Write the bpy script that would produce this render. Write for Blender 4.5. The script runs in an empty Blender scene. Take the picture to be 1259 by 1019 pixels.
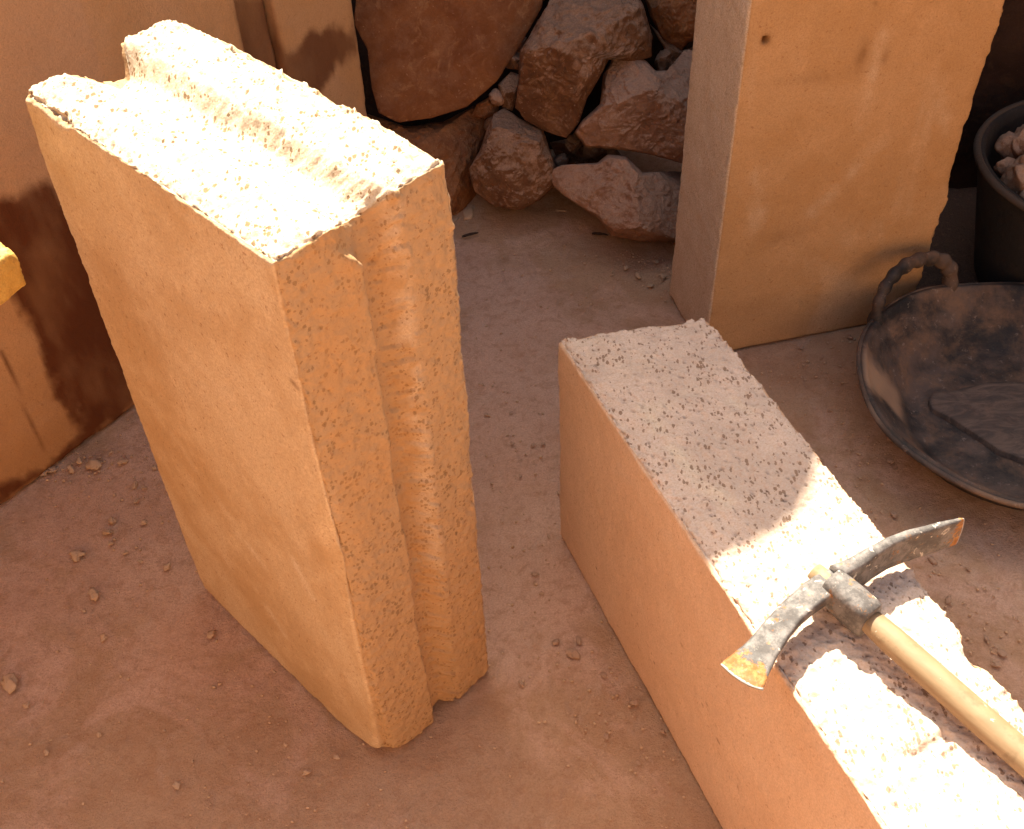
import bpy, bmesh, math, random
import numpy as np
from mathutils import Matrix, Vector

scene = bpy.context.scene
COL = scene.collection
random.seed(7)
RNG = np.random.default_rng(11)

# ------------------------------------------------------------------ camera
FPX, PITCH, ROLL, CAM_H = 1332.5, math.radians(44.50), math.radians(-2.167), 1.3028
PW, PH = 1259.0, 1019.0
fw = np.array([0, math.cos(PITCH), -math.sin(PITCH)])
r0 = np.array([1.0, 0, 0]); u0 = np.cross(r0, fw)
cr = math.cos(ROLL) * r0 + math.sin(ROLL) * u0
cu = -math.sin(ROLL) * r0 + math.cos(ROLL) * u0
CAM = np.array([0, 0, CAM_H])
cd = bpy.data.cameras.new('camera')
cd.sensor_fit = 'HORIZONTAL'; cd.sensor_width = 36.0
cd.lens = FPX / PW * 36.0
cd.clip_start = 0.02; cd.clip_end = 500
cam = bpy.data.objects.new('camera', cd); COL.objects.link(cam)
M = Matrix.Identity(4)
for i in range(3):
    M[i][0] = cr[i]; M[i][1] = cu[i]; M[i][2] = -fw[i]; M[i][3] = CAM[i]
cam.matrix_world = M
scene.camera = cam

# ------------------------------------------------------------------ light
SUN_AZ, SUN_EL = math.radians(-10), math.radians(52)      # azimuth from +Y towards +X
SUNV = np.array([math.sin(SUN_AZ) * math.cos(SUN_EL), math.cos(SUN_AZ) * math.cos(SUN_EL), math.sin(SUN_EL)])
world = bpy.data.worlds.new('World'); scene.world = world; world.use_nodes = True
nt = world.node_tree; nt.nodes.clear()
wo = nt.nodes.new('ShaderNodeOutputWorld'); bg = nt.nodes.new('ShaderNodeBackground')
sky = nt.nodes.new('ShaderNodeTexSky'); sky.sky_type = 'NISHITA'; sky.sun_disc = False
sky.sun_elevation = SUN_EL; sky.sun_rotation = SUN_AZ
sky.air_density = 1.0; sky.dust_density = 4.0; sky.ozone_density = 0.6
bg.inputs['Strength'].default_value = 0.09
nt.links.new(sky.outputs[0], bg.inputs['Color']); nt.links.new(bg.outputs[0], wo.inputs['Surface'])
sd = bpy.data.lights.new('sun', 'SUN'); sd.energy = 5.0; sd.angle = math.radians(0.53); sd.color = (1.0, 0.96, 0.88)
so = bpy.data.objects.new('sun', sd); COL.objects.link(so)
so.rotation_euler = Vector(-SUNV).to_track_quat('-Z', 'Y').to_euler(); so.location = (-1, 4, 6)
vs = scene.view_settings
vs.view_transform = 'Standard'; vs.look = 'None'; vs.gamma = 1.0; vs.use_curve_mapping = False
vs.exposure = 1.85
try:
    vs.use_white_balance = True; vs.white_balance_temperature = 6850; vs.white_balance_tint = 4
except Exception:
    pass
scene.cycles.max_bounces = 8; scene.cycles.diffuse_bounces = 6
scene.cycles.use_adaptive_sampling = True
scene.cycles.use_denoising = True

# ------------------------------------------------------------------ measuring helpers
def ray(x, y):
    return fw + (x - PW / 2) / FPX * cr - (y - PH / 2) / FPX * cu
def at_z(x, y, z):
    d = ray(x, y); return CAM + d * ((z - CAM[2]) / d[2])
def at_plane(x, y, P, n):
    d = ray(x, y); return CAM + d * (((np.array(P) - CAM) @ n) / (d @ n))
def at_y(x, y, Y):
    return at_plane(x, y, (0, Y, 0), np.array([0, 1.0, 0]))
def unit(v):
    v = np.asarray(v, float); return v / np.linalg.norm(v)

# ------------------------------------------------------------------ noise on arrays of points
def _h(ix, iy, iz, seed):
    h = (ix.astype(np.int64) * 374761393 + iy.astype(np.int64) * 668265263 + iz.astype(np.int64) * 2147483647 + seed * 974711) & 0xFFFFFFFF
    h = ((h ^ (h >> 13)) * 1274126177) & 0xFFFFFFFF
    h = ((h ^ (h >> 16)) * 2246822519) & 0xFFFFFFFF
    h = h ^ (h >> 15)
    return (h & 0xFFFFFF) / float(0xFFFFFF)
def vnoise(P, scale, seed=0):
    Q = np.asarray(P) * scale; I = np.floor(Q).astype(np.int64); F = Q - I; F = F * F * (3 - 2 * F)
    x, y, z = I[:, 0], I[:, 1], I[:, 2]; fx, fy, fz = F[:, 0], F[:, 1], F[:, 2]
    o = 0
    for a in (0, 1):
        for b in (0, 1):
            for c in (0, 1):
                o = o + _h(x + a, y + b, z + c, seed) * (fx if a else 1 - fx) * (fy if b else 1 - fy) * (fz if c else 1 - fz)
    return o * 2 - 1
def fbm(P, scale, octv=4, seed=0, gain=0.5):
    o = 0; a = 1; t = 0
    for k in range(octv):
        o = o + a * vnoise(P, scale * 2.03 ** k, seed + 31 * k); t += a; a *= gain
    return o / t
def pits(P, scale, seed=0, share=0.5, rmin=0.2, rmax=0.45):
    """0..1: depth of randomly scattered round hollows."""
    Q = np.asarray(P) * scale; I = np.floor(Q).astype(np.int64); o = np.zeros(len(Q))
    for a in (-1, 0, 1):
        for b in (-1, 0, 1):
            for c in (-1, 0, 1):
                x, y, z = I[:, 0] + a, I[:, 1] + b, I[:, 2] + c
                cx = x + _h(x, y, z, seed + 1); cy = y + _h(x, y, z, seed + 2); cz = z + _h(x, y, z, seed + 3)
                r = rmin + (rmax - rmin) * _h(x, y, z, seed + 4)
                d = np.sqrt((Q[:, 0] - cx) ** 2 + (Q[:, 1] - cy) ** 2 + (Q[:, 2] - cz) ** 2) / r
                m = np.clip((1 - d) * 2.2, 0, 1) * (_h(x, y, z, seed + 5) < share)
                o = np.maximum(o, m)
    return o
def sstep(a, b, x):
    t = np.clip((x - a) / (b - a), 0, 1); return t * t * (3 - 2 * t)

# ------------------------------------------------------------------ materials
class NT:
    def __init__(self, name):
        self.m = bpy.data.materials.new(name); self.m.use_nodes = True
        self.t = self.m.node_tree; self.t.nodes.clear()
        self.out = self.n('ShaderNodeOutputMaterial'); self.b = self.n('ShaderNodeBsdfPrincipled')
        self.l(self.b.outputs[0], self.out.inputs['Surface'])
        self.co = self.n('ShaderNodeTexCoord').outputs['Object']
    def n(self, k): return self.t.nodes.new(k)
    def l(self, a, b): self.t.links.new(a, b)
    def noise(self, scale, detail=4, rough=0.55, dist=0.0, stretch=None, seed=0.0):
        x = self.n('ShaderNodeTexNoise'); x.inputs['Scale'].default_value = scale
        x.inputs['Detail'].default_value = detail; x.inputs['Roughness'].default_value = rough; x.inputs['Distortion'].default_value = dist
        mp = self.n('ShaderNodeMapping'); mp.inputs['Location'].default_value = (seed, seed * 1.7, seed * 0.6)
        if stretch: mp.inputs['Scale'].default_value = stretch
        self.l(self.co, mp.inputs['Vector']); self.l(mp.outputs[0], x.inputs['Vector'])
        return x.outputs['Fac']
    def ramp(self, fac, a, b, va=0.0, vb=1.0):
        x = self.n('ShaderNodeMapRange'); x.interpolation_type = 'SMOOTHSTEP'
        x.inputs['From Min'].default_value = a; x.inputs['From Max'].default_value = b
        x.inputs['To Min'].default_value = va; x.inputs['To Max'].default_value = vb
        self.l(fac, x.inputs['Value']); return x.outputs['Result']
    def math(self, op, a, b):
        x = self.n('ShaderNodeMath'); x.operation = op
        for s, v in zip(x.inputs, (a, b)):
            if isinstance(v, (int, float)): s.default_value = v
            else: self.l(v, s)
        return x.outputs[0]
    def mix(self, fac, a, b, mode='MIX'):
        x = self.n('ShaderNodeMix'); x.data_type = 'RGBA'; x.blend_type = mode
        for s, v in ((x.inputs['Factor'], fac), (x.inputs['A'], a), (x.inputs['B'], b)):
            if isinstance(v, (int, float)): s.default_value = v
            elif isinstance(v, tuple): s.default_value = v + (1.0,)
            else: self.l(v, s)
        return x.outputs['Result']
    def attr(self, name):
        x = self.n('ShaderNodeAttribute'); x.attribute_name = name; return x.outputs['Fac']
    def bump(self, h, strength=0.3, dist=0.002, prev=None):
        x = self.n('ShaderNodeBump'); x.inputs['Strength'].default_value = strength; x.inputs['Distance'].default_value = dist
        self.l(h, x.inputs['Height'])
        if prev is not None: self.l(prev, x.inputs['Normal'])
        return x.outputs[0]
    def done(self, col, rough=0.9, normal=None, spec=0.25, metal=0.0):
        if isinstance(col, tuple): self.b.inputs['Base Color'].default_value = col + (1.0,)
        else: self.l(col, self.b.inputs['Base Color'])
        if isinstance(rough, float): self.b.inputs['Roughness'].default_value = rough
        else: self.l(rough, self.b.inputs['Roughness'])
        if 'Specular IOR Level' in self.b.inputs: self.b.inputs['Specular IOR Level'].default_value = spec
        self.b.inputs['Metallic'].default_value = metal
        if normal is not None: self.l(normal, self.b.inputs['Normal'])
        return self.m

def stone_mat(name, ca, cb, rough_col, stain_col=(0.12, 0.05, 0.02), pale=(0.68, 0.54, 0.40), speck=0.5, grain=1.0, seed=0.0, fleck_shade=(0.15, 0.09, 0.05)):
    k = NT(name)
    base = k.mix(k.ramp(k.noise(5, 5, 0.6, 0.6, seed=seed), 0.35, 0.68), ca, cb)
    base = k.mix(k.ramp(k.noise(26, 4, 0.6, seed=seed + 3), 0.45, 0.75, 0, 0.45), base, tuple(min(1, 1.15 * c) for c in cb))
    base = k.mix(k.ramp(k.noise(7, 4, 0.55, 0.8, (1, 1, 0.5), seed + 9), 0.55, 0.80, 0, 0.30), base, pale)
    rgh = k.attr('rough')
    rc = k.mix(k.ramp(k.noise(9, 5, 0.65, seed=seed + 5), 0.38, 0.62), rough_col, tuple(c * 0.84 for c in rough_col))
    base = k.mix(k.ramp(rgh, 0.15, 0.55), base, tuple(c * f for c, f in zip(ca, (0.90, 0.84, 0.78))))
    base = k.mix(k.ramp(rgh, 0.66, 0.95), base, rc)
    base = k.mix(k.attr('pale'), base, pale)
    g = k.noise(420, 2, 0.6, seed=seed + 1)
    base = k.mix(k.ramp(g, 0.35, 0.65, 0, 0.42 * grain), base, tuple(0.72 * c for c in ca))
    sp = k.ramp(k.noise(190, 3, 0.65, 0.1, seed=seed + 2), 0.61, 0.69, 0, speck)
    base = k.mix(sp, base, tuple(c * f for c, f in zip(ca, (0.50, 0.36, 0.28))))
    vo = k.n('ShaderNodeTexVoronoi'); vo.inputs['Scale'].default_value = 250; vo.inputs['Randomness'].default_value = 1.0
    mp = k.n('ShaderNodeMapping'); mp.inputs['Scale'].default_value = (1.0, 0.55, 0.8); mp.inputs['Location'].default_value = (seed, seed, seed)
    k.l(k.co, mp.inputs['Vector']); k.l(mp.outputs[0], vo.inputs['Vector'])
    sc_ = k.n('ShaderNodeSeparateColor'); k.l(vo.outputs['Color'], sc_.inputs[0])
    rad = k.ramp(k.math('MULTIPLY', sc_.outputs[0], k.ramp(k.noise(24, 4, 0.7, seed=seed + 8), 0.3, 0.7, 0.55, 1.25)), 0.34, 1.05, 0.0, 0.56)
    dd = k.math('ADD', vo.outputs['Distance'], k.ramp(k.noise(420, 2, 0.6, seed=seed + 12), 0.3, 0.7, -0.12, 0.12))
    fl = k.ramp(k.math('SUBTRACT', rad, dd), -0.03, 0.05, 0, 0.85)
    base = k.mix(k.math('MULTIPLY', fl, k.ramp(rgh, 0.15, 0.95)), base, fleck_shade)  # flecks: coloured specks, and painted shade of pores too fine to model
    base = k.mix(k.attr('ochre'), base, (0.47, 0.225, 0.075))
    pit = k.attr('pit')
    base = k.mix(k.math('MULTIPLY', pit, 0.6), base, fleck_shade)  # pit hollows darkened with painted shade
    base = k.mix(k.attr('stain'), base, stain_col)
    nb = k.bump(g, 0.30, 0.0016)
    nb = k.bump(k.noise(95, 4, 0.6, seed=seed + 4), 0.35, 0.004, nb)
    return k.done(base, 0.92, nb, 0.15)

def rock_mat(name, ca, cb, cc, dust, dust_amt=0.75, seed=0.0, bump=0.8):
    k = NT(name)
    c = k.mix(k.ramp(k.noise(9, 6, 0.65, 1.0, seed=seed), 0.36, 0.64), ca, cb)
    c = k.mix(k.ramp(k.noise(22, 5, 0.65, 1.6, seed=seed + 2), 0.52, 0.66, 0, 0.8), c, cc)
    gm = k.n('ShaderNodeNewGeometry'); sx = k.n('ShaderNodeSeparateXYZ'); k.l(gm.outputs['Normal'], sx.inputs[0])
    up = k.math('ADD', sx.outputs['Z'], k.ramp(k.noise(30, 5, 0.7, seed=seed + 4), 0.2, 0.8, -0.55, 0.55))
    c = k.mix(k.ramp(up, 0.05, 0.75, 0, dust_amt), c, dust)
    g = k.noise(300, 3, 0.6, seed=seed + 1)
    c = k.mix(k.ramp(g, 0.35, 0.7, 0, 0.35), c, tuple(0.6 * x for x in ca))
    c = k.mix(k.ramp(k.noise(150, 2, 0.5, seed=seed + 7), 0.68, 0.74, 0, 0.5), c, tuple(min(1, 1.3 * x) for x in dust))
    nb = k.bump(k.noise(45, 7, 0.68, 0.5, seed=seed + 6), bump, 0.010)
    nb = k.bump(g, 0.35, 0.002, nb)
    return k.done(c, 0.92, nb, 0.2)

MAT = {}
MAT['block'] = stone_mat('limestone_ochre', (0.465, 0.298, 0.162), (0.575, 0.418, 0.272), (0.59, 0.475, 0.35), speck=0.60, seed=1.0, fleck_shade=(0.17, 0.088, 0.034))
MAT['lying'] = stone_mat('limestone_pink', (0.64, 0.415, 0.275), (0.68, 0.465, 0.325), (0.63, 0.475, 0.375), speck=0.42, seed=14.0, fleck_shade=(0.23, 0.135, 0.085))
MAT['back'] = stone_mat('limestone_amber', (0.43, 0.24, 0.108), (0.48, 0.285, 0.145), (0.50, 0.32, 0.21), (0.16, 0.07, 0.025), speck=0.45, seed=27.0)
MAT['slab'] = stone_mat('limestone_brown', (0.58, 0.33, 0.165), (0.53, 0.28, 0.12), (0.50, 0.27, 0.12), (0.115, 0.036, 0.013), (0.58, 0.34, 0.20), speck=0.35, seed=41.0)
MAT['ledge'] = stone_mat('limestone_yellow', (0.55, 0.335, 0.085), (0.60, 0.39, 0.12), (0.64, 0.48, 0.22), speck=0.3, seed=55.0)
MAT['rock_a'] = rock_mat('rock_rust', (0.25, 0.095, 0.034), (0.18, 0.062, 0.024), (0.34, 0.16, 0.07), (0.34, 0.18, 0.10), 0.35, 2.0, 0.7)
MAT['rock_b'] = rock_mat('rock_brown', (0.22, 0.105, 0.052), (0.145, 0.062, 0.030), (0.36, 0.20, 0.12), (0.42, 0.265, 0.18), 0.7, 9.0, 1.0)
MAT['rock_c'] = rock_mat('rock_pinkish', (0.33, 0.175, 0.105), (0.24, 0.11, 0.062), (0.30, 0.13, 0.06), (0.48, 0.31, 0.22), 0.75, 17.0, 1.0)
MAT['earth'] = rock_mat('earth_in_shade', (0.045, 0.022, 0.013), (0.028, 0.013, 0.009), (0.055, 0.028, 0.015), (0.06, 0.03, 0.02), 0.3, 23.0, 0.9)  # near-black: holds the shade of the gaps between boulders
MAT['clod'] = rock_mat('dust_clod', (0.44, 0.27, 0.175), (0.38, 0.22, 0.135), (0.48, 0.31, 0.21), (0.50, 0.33, 0.23), 0.4, 37.0, 0.3)
MAT['chip'] = rock_mat('stone_chip', (0.52, 0.33, 0.20), (0.46, 0.275, 0.155), (0.58, 0.40, 0.26), (0.60, 0.42, 0.29), 0.4, 31.0, 0.3)

def floor_mat():
    k = NT('dusty_concrete')
    grey = k.mix(k.ramp(k.noise(7, 4, 0.6, seed=3), 0.35, 0.65), (0.63, 0.400, 0.285), (0.58, 0.355, 0.245))
    dust = k.mix(k.ramp(k.noise(18, 5, 0.65, seed=8), 0.35, 0.68), (0.50, 0.31, 0.19), (0.45, 0.26, 0.15))
    d = k.math('ADD', k.attr('dust'), k.ramp(k.noise(6.5, 7, 0.66, 0.8, seed=1.3), 0.25, 0.75, -0.42, 0.42))
    c = k.mix(k.ramp(d, 0.25, 0.75), grey, dust)
    c = k.mix(k.ramp(k.noise(46, 6, 0.72, 0.5, seed=5), 0.49, 0.66, 0, 0.50), c, (0.38, 0.20, 0.11))
    c = k.mix(k.ramp(k.noise(31, 5, 0.7, 1.5, (1, 0.35, 1), 15), 0.57, 0.70, 0, 0.35), c, (0.36, 0.235, 0.175))
    c = k.mix(k.ramp(k.noise(13, 6, 0.7, 0.4, seed=21), 0.56, 0.70, 0, 0.40), c, (0.57, 0.41, 0.31))
    shd_ = k.math('ADD', k.attr('corner_shade'), k.ramp(k.noise(14, 6, 0.7, seed=30), 0.25, 0.75, -0.35, 0.35))
    c = k.mix(k.ramp(shd_, 0.3, 0.7), c, (0.085, 0.052, 0.038))  # shade behind the rear block and bucket, put into the floor colour
    g = k.noise(380, 3, 0.65, seed=2)
    c = k.mix(k.ramp(g, 0.32, 0.68, 0, 0.34), c, (0.27, 0.15, 0.09))
    c = k.mix(k.ramp(k.noise(120, 4, 0.7, seed=44), 0.58, 0.70, 0, 0.45), c, (0.34, 0.18, 0.10))
    nb = k.bump(k.noise(60, 8, 0.72, seed=6), 0.8, 0.008)
    nb = k.bump(g, 0.35, 0.0016, nb)
    return k.done(c, 0.93, nb, 0.12)
MAT['floor'] = floor_mat()

def rubber_mat(name, dusty=0.5, seed=0.0):
    k = NT(name)
    d = k.math('ADD', k.ramp(k.noise(9, 7, 0.72, 0.2, seed=seed), 0.34, 0.62), k.math('MULTIPLY', k.attr('pale'), 1.0))
    d = k.math('MULTIPLY', k.math('MINIMUM', d, 1.0), k.attr('dusty'))
    tone = k.mix(k.ramp(k.noise(17, 5, 0.7, 0.2, seed=seed + 4), 0.40, 0.64), (0.150, 0.102, 0.080), (0.225, 0.130, 0.080))
    c = k.mix(k.math('MULTIPLY', d, dusty), (0.018, 0.016, 0.016), tone)
    c = k.mix(k.ramp(k.noise(70, 6, 0.75, seed=seed + 7), 0.58, 0.68, 0, 0.5 * dusty), c, (0.33, 0.25, 0.20))
    c = k.mix(k.attr('pale'), c, (0.34, 0.215, 0.135))
    nb = k.bump(k.noise(80, 6, 0.7, seed=seed + 2), 0.5, 0.004)
    return k.done(c, k.ramp(d, 0, 1, 0.62, 0.92), nb, 0.35)
MAT['rubber'] = rubber_mat('dusty_rubber', 0.80, 3.0)
MAT['rubber_dark'] = rubber_mat('black_rubber', 0.10, 13.0)

def crust_mat():
    k = NT('dried_mortar')
    c = k.mix(k.ramp(k.noise(16, 6, 0.7, 1.0, (1, 3, 1), 2), 0.4, 0.62), (0.085, 0.064, 0.055), (0.15, 0.105, 0.082))
    c = k.mix(k.ramp(k.noise(50, 5, 0.7, seed=5), 0.56, 0.68, 0, 0.5), c, (0.07, 0.055, 0.05))
    return k.done(c, 0.9, k.bump(k.noise(70, 6, 0.7, seed=7), 0.5, 0.004), 0.2)
MAT['crust'] = crust_mat()

def steel_mat():
    k = NT('worn_steel')
    c = k.mix(k.ramp(k.noise(55, 6, 0.75, seed=2), 0.40, 0.62), (0.078, 0.064, 0.057), (0.170, 0.142, 0.127))
    rust = k.mix(k.ramp(k.noise(130, 4, 0.7, seed=9), 0.42, 0.62), (0.24, 0.088, 0.020), (0.36, 0.165, 0.05))
    ra = k.math('ADD', k.attr('rust'), k.ramp(k.noise(75, 6, 0.75, seed=4), 0.3, 0.7, -0.6, 0.6))
    c = k.mix(k.ramp(ra, 0.35, 0.62), c, rust)
    c = k.mix(k.ramp(k.math('ADD', k.attr('edge'), k.ramp(k.noise(200, 4, 0.7, seed=3), 0.3, 0.7, -0.3, 0.3)), 0.35, 0.7), c, (0.34, 0.30, 0.27))
    c = k.mix(k.ramp(k.noise(58, 5, 0.62, 0.8, seed=12), 0.625, 0.65, 0, 0.9), c, (0.50, 0.43, 0.36))
    c = k.mix(k.ramp(k.noise(260, 3, 0.6, seed=6), 0.62, 0.72, 0, 0.5), c, (0.22, 0.19, 0.165))
    return k.done(c, k.ramp(k.noise(90, 4, 0.6, seed=8), 0.3, 0.7, 0.55, 0.8), k.bump(k.noise(160, 5, 0.7, seed=5), 0.4, 0.002), 0.4, 0.15)
MAT['steel'] = steel_mat()

def wood_mat():
    k = NT('ash_handle')
    tc = k.n('ShaderNodeTexCoord'); k.co = tc.outputs['Generated']
    k.co = tc.outputs['Object']
    gr = k.noise(110, 5, 0.65, 0.3, (0.12, 0.12, 1), 3)
    c = k.mix(k.ramp(gr, 0.35, 0.65), (0.27, 0.175, 0.095), (0.21, 0.13, 0.066))
    c = k.mix(k.ramp(k.noise(26, 5, 0.7, seed=6), 0.52, 0.68, 0, 0.65), c, (0.13, 0.075, 0.036))
    c = k.mix(k.ramp(k.noise(70, 4, 0.7, seed=2), 0.64, 0.70, 0, 0.6), c, (0.62, 0.52, 0.42))
    return k.done(c, 0.62, k.bump(gr, 0.25, 0.001), 0.35)
MAT['wood'] = wood_mat()
def plain(name, col, rough=0.9):
    k = NT(name); c = k.mix(k.ramp(k.noise(14, 5, 0.65), 0.35, 0.65), col, tuple(0.8 * x for x in col))
    return k.done(c, rough, k.bump(k.noise(60, 5, 0.6), 0.3, 0.004), 0.15)
MAT['unseen_wall'] = plain('unseen_wall_stone', (0.56, 0.36, 0.21))
MAT['canvas'] = plain('brown_canvas', (0.25, 0.15, 0.08))
MAT['twig'] = plain('twig_bark', (0.045, 0.028, 0.02))
MAT['timber'] = plain('post_timber', (0.28, 0.16, 0.08))

# ------------------------------------------------------------------ object helpers
def tag(o, label=None, cat=None, group=None, kind=None):
    if label: o['label'] = label
    if cat: o['category'] = cat
    if group: o['group'] = group
    if kind: o['kind'] = kind
    return o
def link(name, me, mat, parent=None, smooth=True):
    o = bpy.data.objects.new(name, me); COL.objects.link(o)
    if mat is not None and not me.materials: me.materials.append(MAT[mat])
    if smooth and len(me.polygons): me.polygons.foreach_set('use_smooth', [True] * len(me.polygons))
    if parent is not None: o.parent = parent
    return o
def mesh(name, V, F):
    me = bpy.data.meshes.new(name)
    V = np.asarray(V, np.float32)
    if isinstance(F, np.ndarray):
        n, k = F.shape
        me.vertices.add(len(V)); me.vertices.foreach_set('co', V.ravel())
        me.loops.add(n * k); me.loops.foreach_set('vertex_index', F.astype(np.int32).ravel())
        me.polygons.add(n); me.polygons.foreach_set('loop_start', np.arange(0, n * k, k, dtype=np.int32))
        me.update(calc_edges=True); me.validate()
    else:
        me.from_pydata([tuple(v) for v in V], [], F); me.update()
    return me
def fattr(me, name, vals):
    a = me.attributes.new(name, 'FLOAT', 'POINT'); a.data.foreach_set('value', np.asarray(vals, np.float32))
def empty(name, loc):
    o = bpy.data.objects.new(name, None); COL.objects.link(o); o.location = loc; o.empty_display_size = 0.1
    return o

def box_grid(S, step):
    """vertices (0..S) and quads of a box whose six faces are gridded, welded at the edges"""
    st = step if hasattr(step, '__len__') else (step,) * 3
    n = [max(2, int(round(s / q))) for s, q in zip(S, st)]
    V = []; F = []; off = 0
    for ax in range(3):
        u, v = (ax + 1) % 3, (ax + 2) % 3
        gu = np.linspace(0, S[u], n[u] + 1); gv = np.linspace(0, S[v], n[v] + 1)
        U, W = np.meshgrid(gu, gv, indexing='ij')
        idx = np.arange(U.size).reshape(U.shape)
        q = np.stack([idx[:-1, :-1], idx[1:, :-1], idx[1:, 1:], idx[:-1, 1:]], -1).reshape(-1, 4)
        for side in (0, 1):
            P = np.zeros((U.size, 3)); P[:, u] = U.ravel(); P[:, v] = W.ravel(); P[:, ax] = S[ax] * side
            V.append(P); F.append((q if side else q[:, ::-1]) + off); off += len(P)
    V = np.concatenate(V); F = np.concatenate(F)
    key = np.round(V * 1e6).astype(np.int64)
    _, first, inv = np.unique(key, axis=0, return_index=True, return_inverse=True)
    return V[first], inv.reshape(-1)[F]

def trilinear(P, S, C):
    """C[i][j][k] corner of the real block; P in 0..S"""
    t = P / np.array(S); o = 0
    for i in (0, 1):
        for j in (0, 1):
            for k in (0, 1):
                w = (t[:, 0] if i else 1 - t[:, 0]) * (t[:, 1] if j else 1 - t[:, 1]) * (t[:, 2] if k else 1 - t[:, 2])
                o = o + w[:, None] * np.asarray(C[i][j][k])
    return o

PST = np.array([1.0, 0.62, 0.8])
def block(name, S, C, mat, step=0.0026, r_edge=0.005, chip=0.012, seed=0, face_rough=None, rough_amp=1.0, smooth_amp=1.0, hook=None, marks=None):
    """weathered stone block. face_rough[(axis,side)] = 0..1; hook carves; marks returns extra stain/pale masks"""
    V, F = box_grid(S, step); S_ = np.array(S)
    P0 = V.copy(); W = V + seed * 3.17
    r = r_edge * (0.55 + 0.9 * (vnoise(W, 22, seed) * 0.5 + 0.5)) + chip * np.clip(fbm(W, 16, 3, seed + 5) - 0.22, 0, 1) * 1.6
    r = r + 0.35 * r_edge * np.abs(vnoise(W, 140, seed + 9))
    if hook and 'radius' in hook: r = hook['radius'](V, r)
    r = np.clip(r, 0.0015, 0.45 * S_.min())[:, None]
    q = np.clip(V, r, S_ - r); d = V - q; L = np.linalg.norm(d, axis=1, keepdims=True); L[L == 0] = 1
    N = d / L; P = q + r * N
    rough = np.zeros(len(V))
    for (ax, side), w in (face_rough or {}).items():
        c = N[:, ax] * (1 if side else -1)
        rough = np.maximum(rough, w * sstep(0.25, 0.8, c))
    edge = 1 - np.max(np.abs(N), axis=1)               # >0 on rounded edges
    near = np.sort(np.minimum(V, S_ - V), axis=1)[:, 1]  # distance to nearest edge
    cr_ = np.exp(-(near / 0.013) ** 2)
    pit = pits(W * PST, 130, seed + 3, 0.26, 0.10, 0.27) * rough
    pit = np.maximum(pit, 0.9 * pits(W * PST, 240, seed + 4, 0.30, 0.15, 0.40) * sstep(0.3, 0.9, rough))
    big = pits(W * PST, 40, seed + 8, 0.10, 0.05, 0.15) * sstep(0.5, 0.9, rough)
    disp = rough_amp * rough * (1 - (0.6 * hook['offset'](V, W) / 0.025 if hook and 'offset' in hook else 0)) * (0.0030 * fbm(W, 40, 3, seed + 11) + 0.0036 * fbm(W, 130, 3, seed + 12, 0.7) - 0.0038 * pit - 0.0055 * big)
    disp += smooth_amp * (1 - rough) * (0.0016 * fbm(W, 9, 3, seed + 14) + 0.0005 * fbm(W, 90, 2, seed + 15))
    disp += cr_ * (0.35 + 0.65 * rough.clip(0, 1)) * ((0.0026 + 0.0045 * rough) * fbm(W, 120, 3, seed + 17, 0.65) - 0.0012 - 0.002 * rough)
    if hook and 'offset' in hook:
        dd = hook['offset'](V, W)[:, None] * np.array([1, 0, 1.0])
        P = dd + P * (S_ - 2 * dd) / S_
    if hook and 'carve' in hook: disp = disp + hook['carve'](V, N, W)
    P = P + N * disp[:, None]
    X = trilinear(P, S, C)
    org = np.mean([C[i][j][0] for i in (0, 1) for j in (0, 1)], axis=0)
    me = mesh(name, X - org, F)
    fattr(me, 'rough', rough); fattr(me, 'pit', np.maximum(pit, big))
    st = np.zeros(len(V)); pl = np.zeros(len(V))
    if marks: st, pl = marks(V, N, W, X)
    fattr(me, 'ochre', hook['ochre'](V, N, W) if hook and 'ochre' in hook else np.zeros(len(V)))
    fattr(me, 'stain', st); fattr(me, 'pale', pl)
    o = link(name, me, mat); o.location = org
    return o

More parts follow.
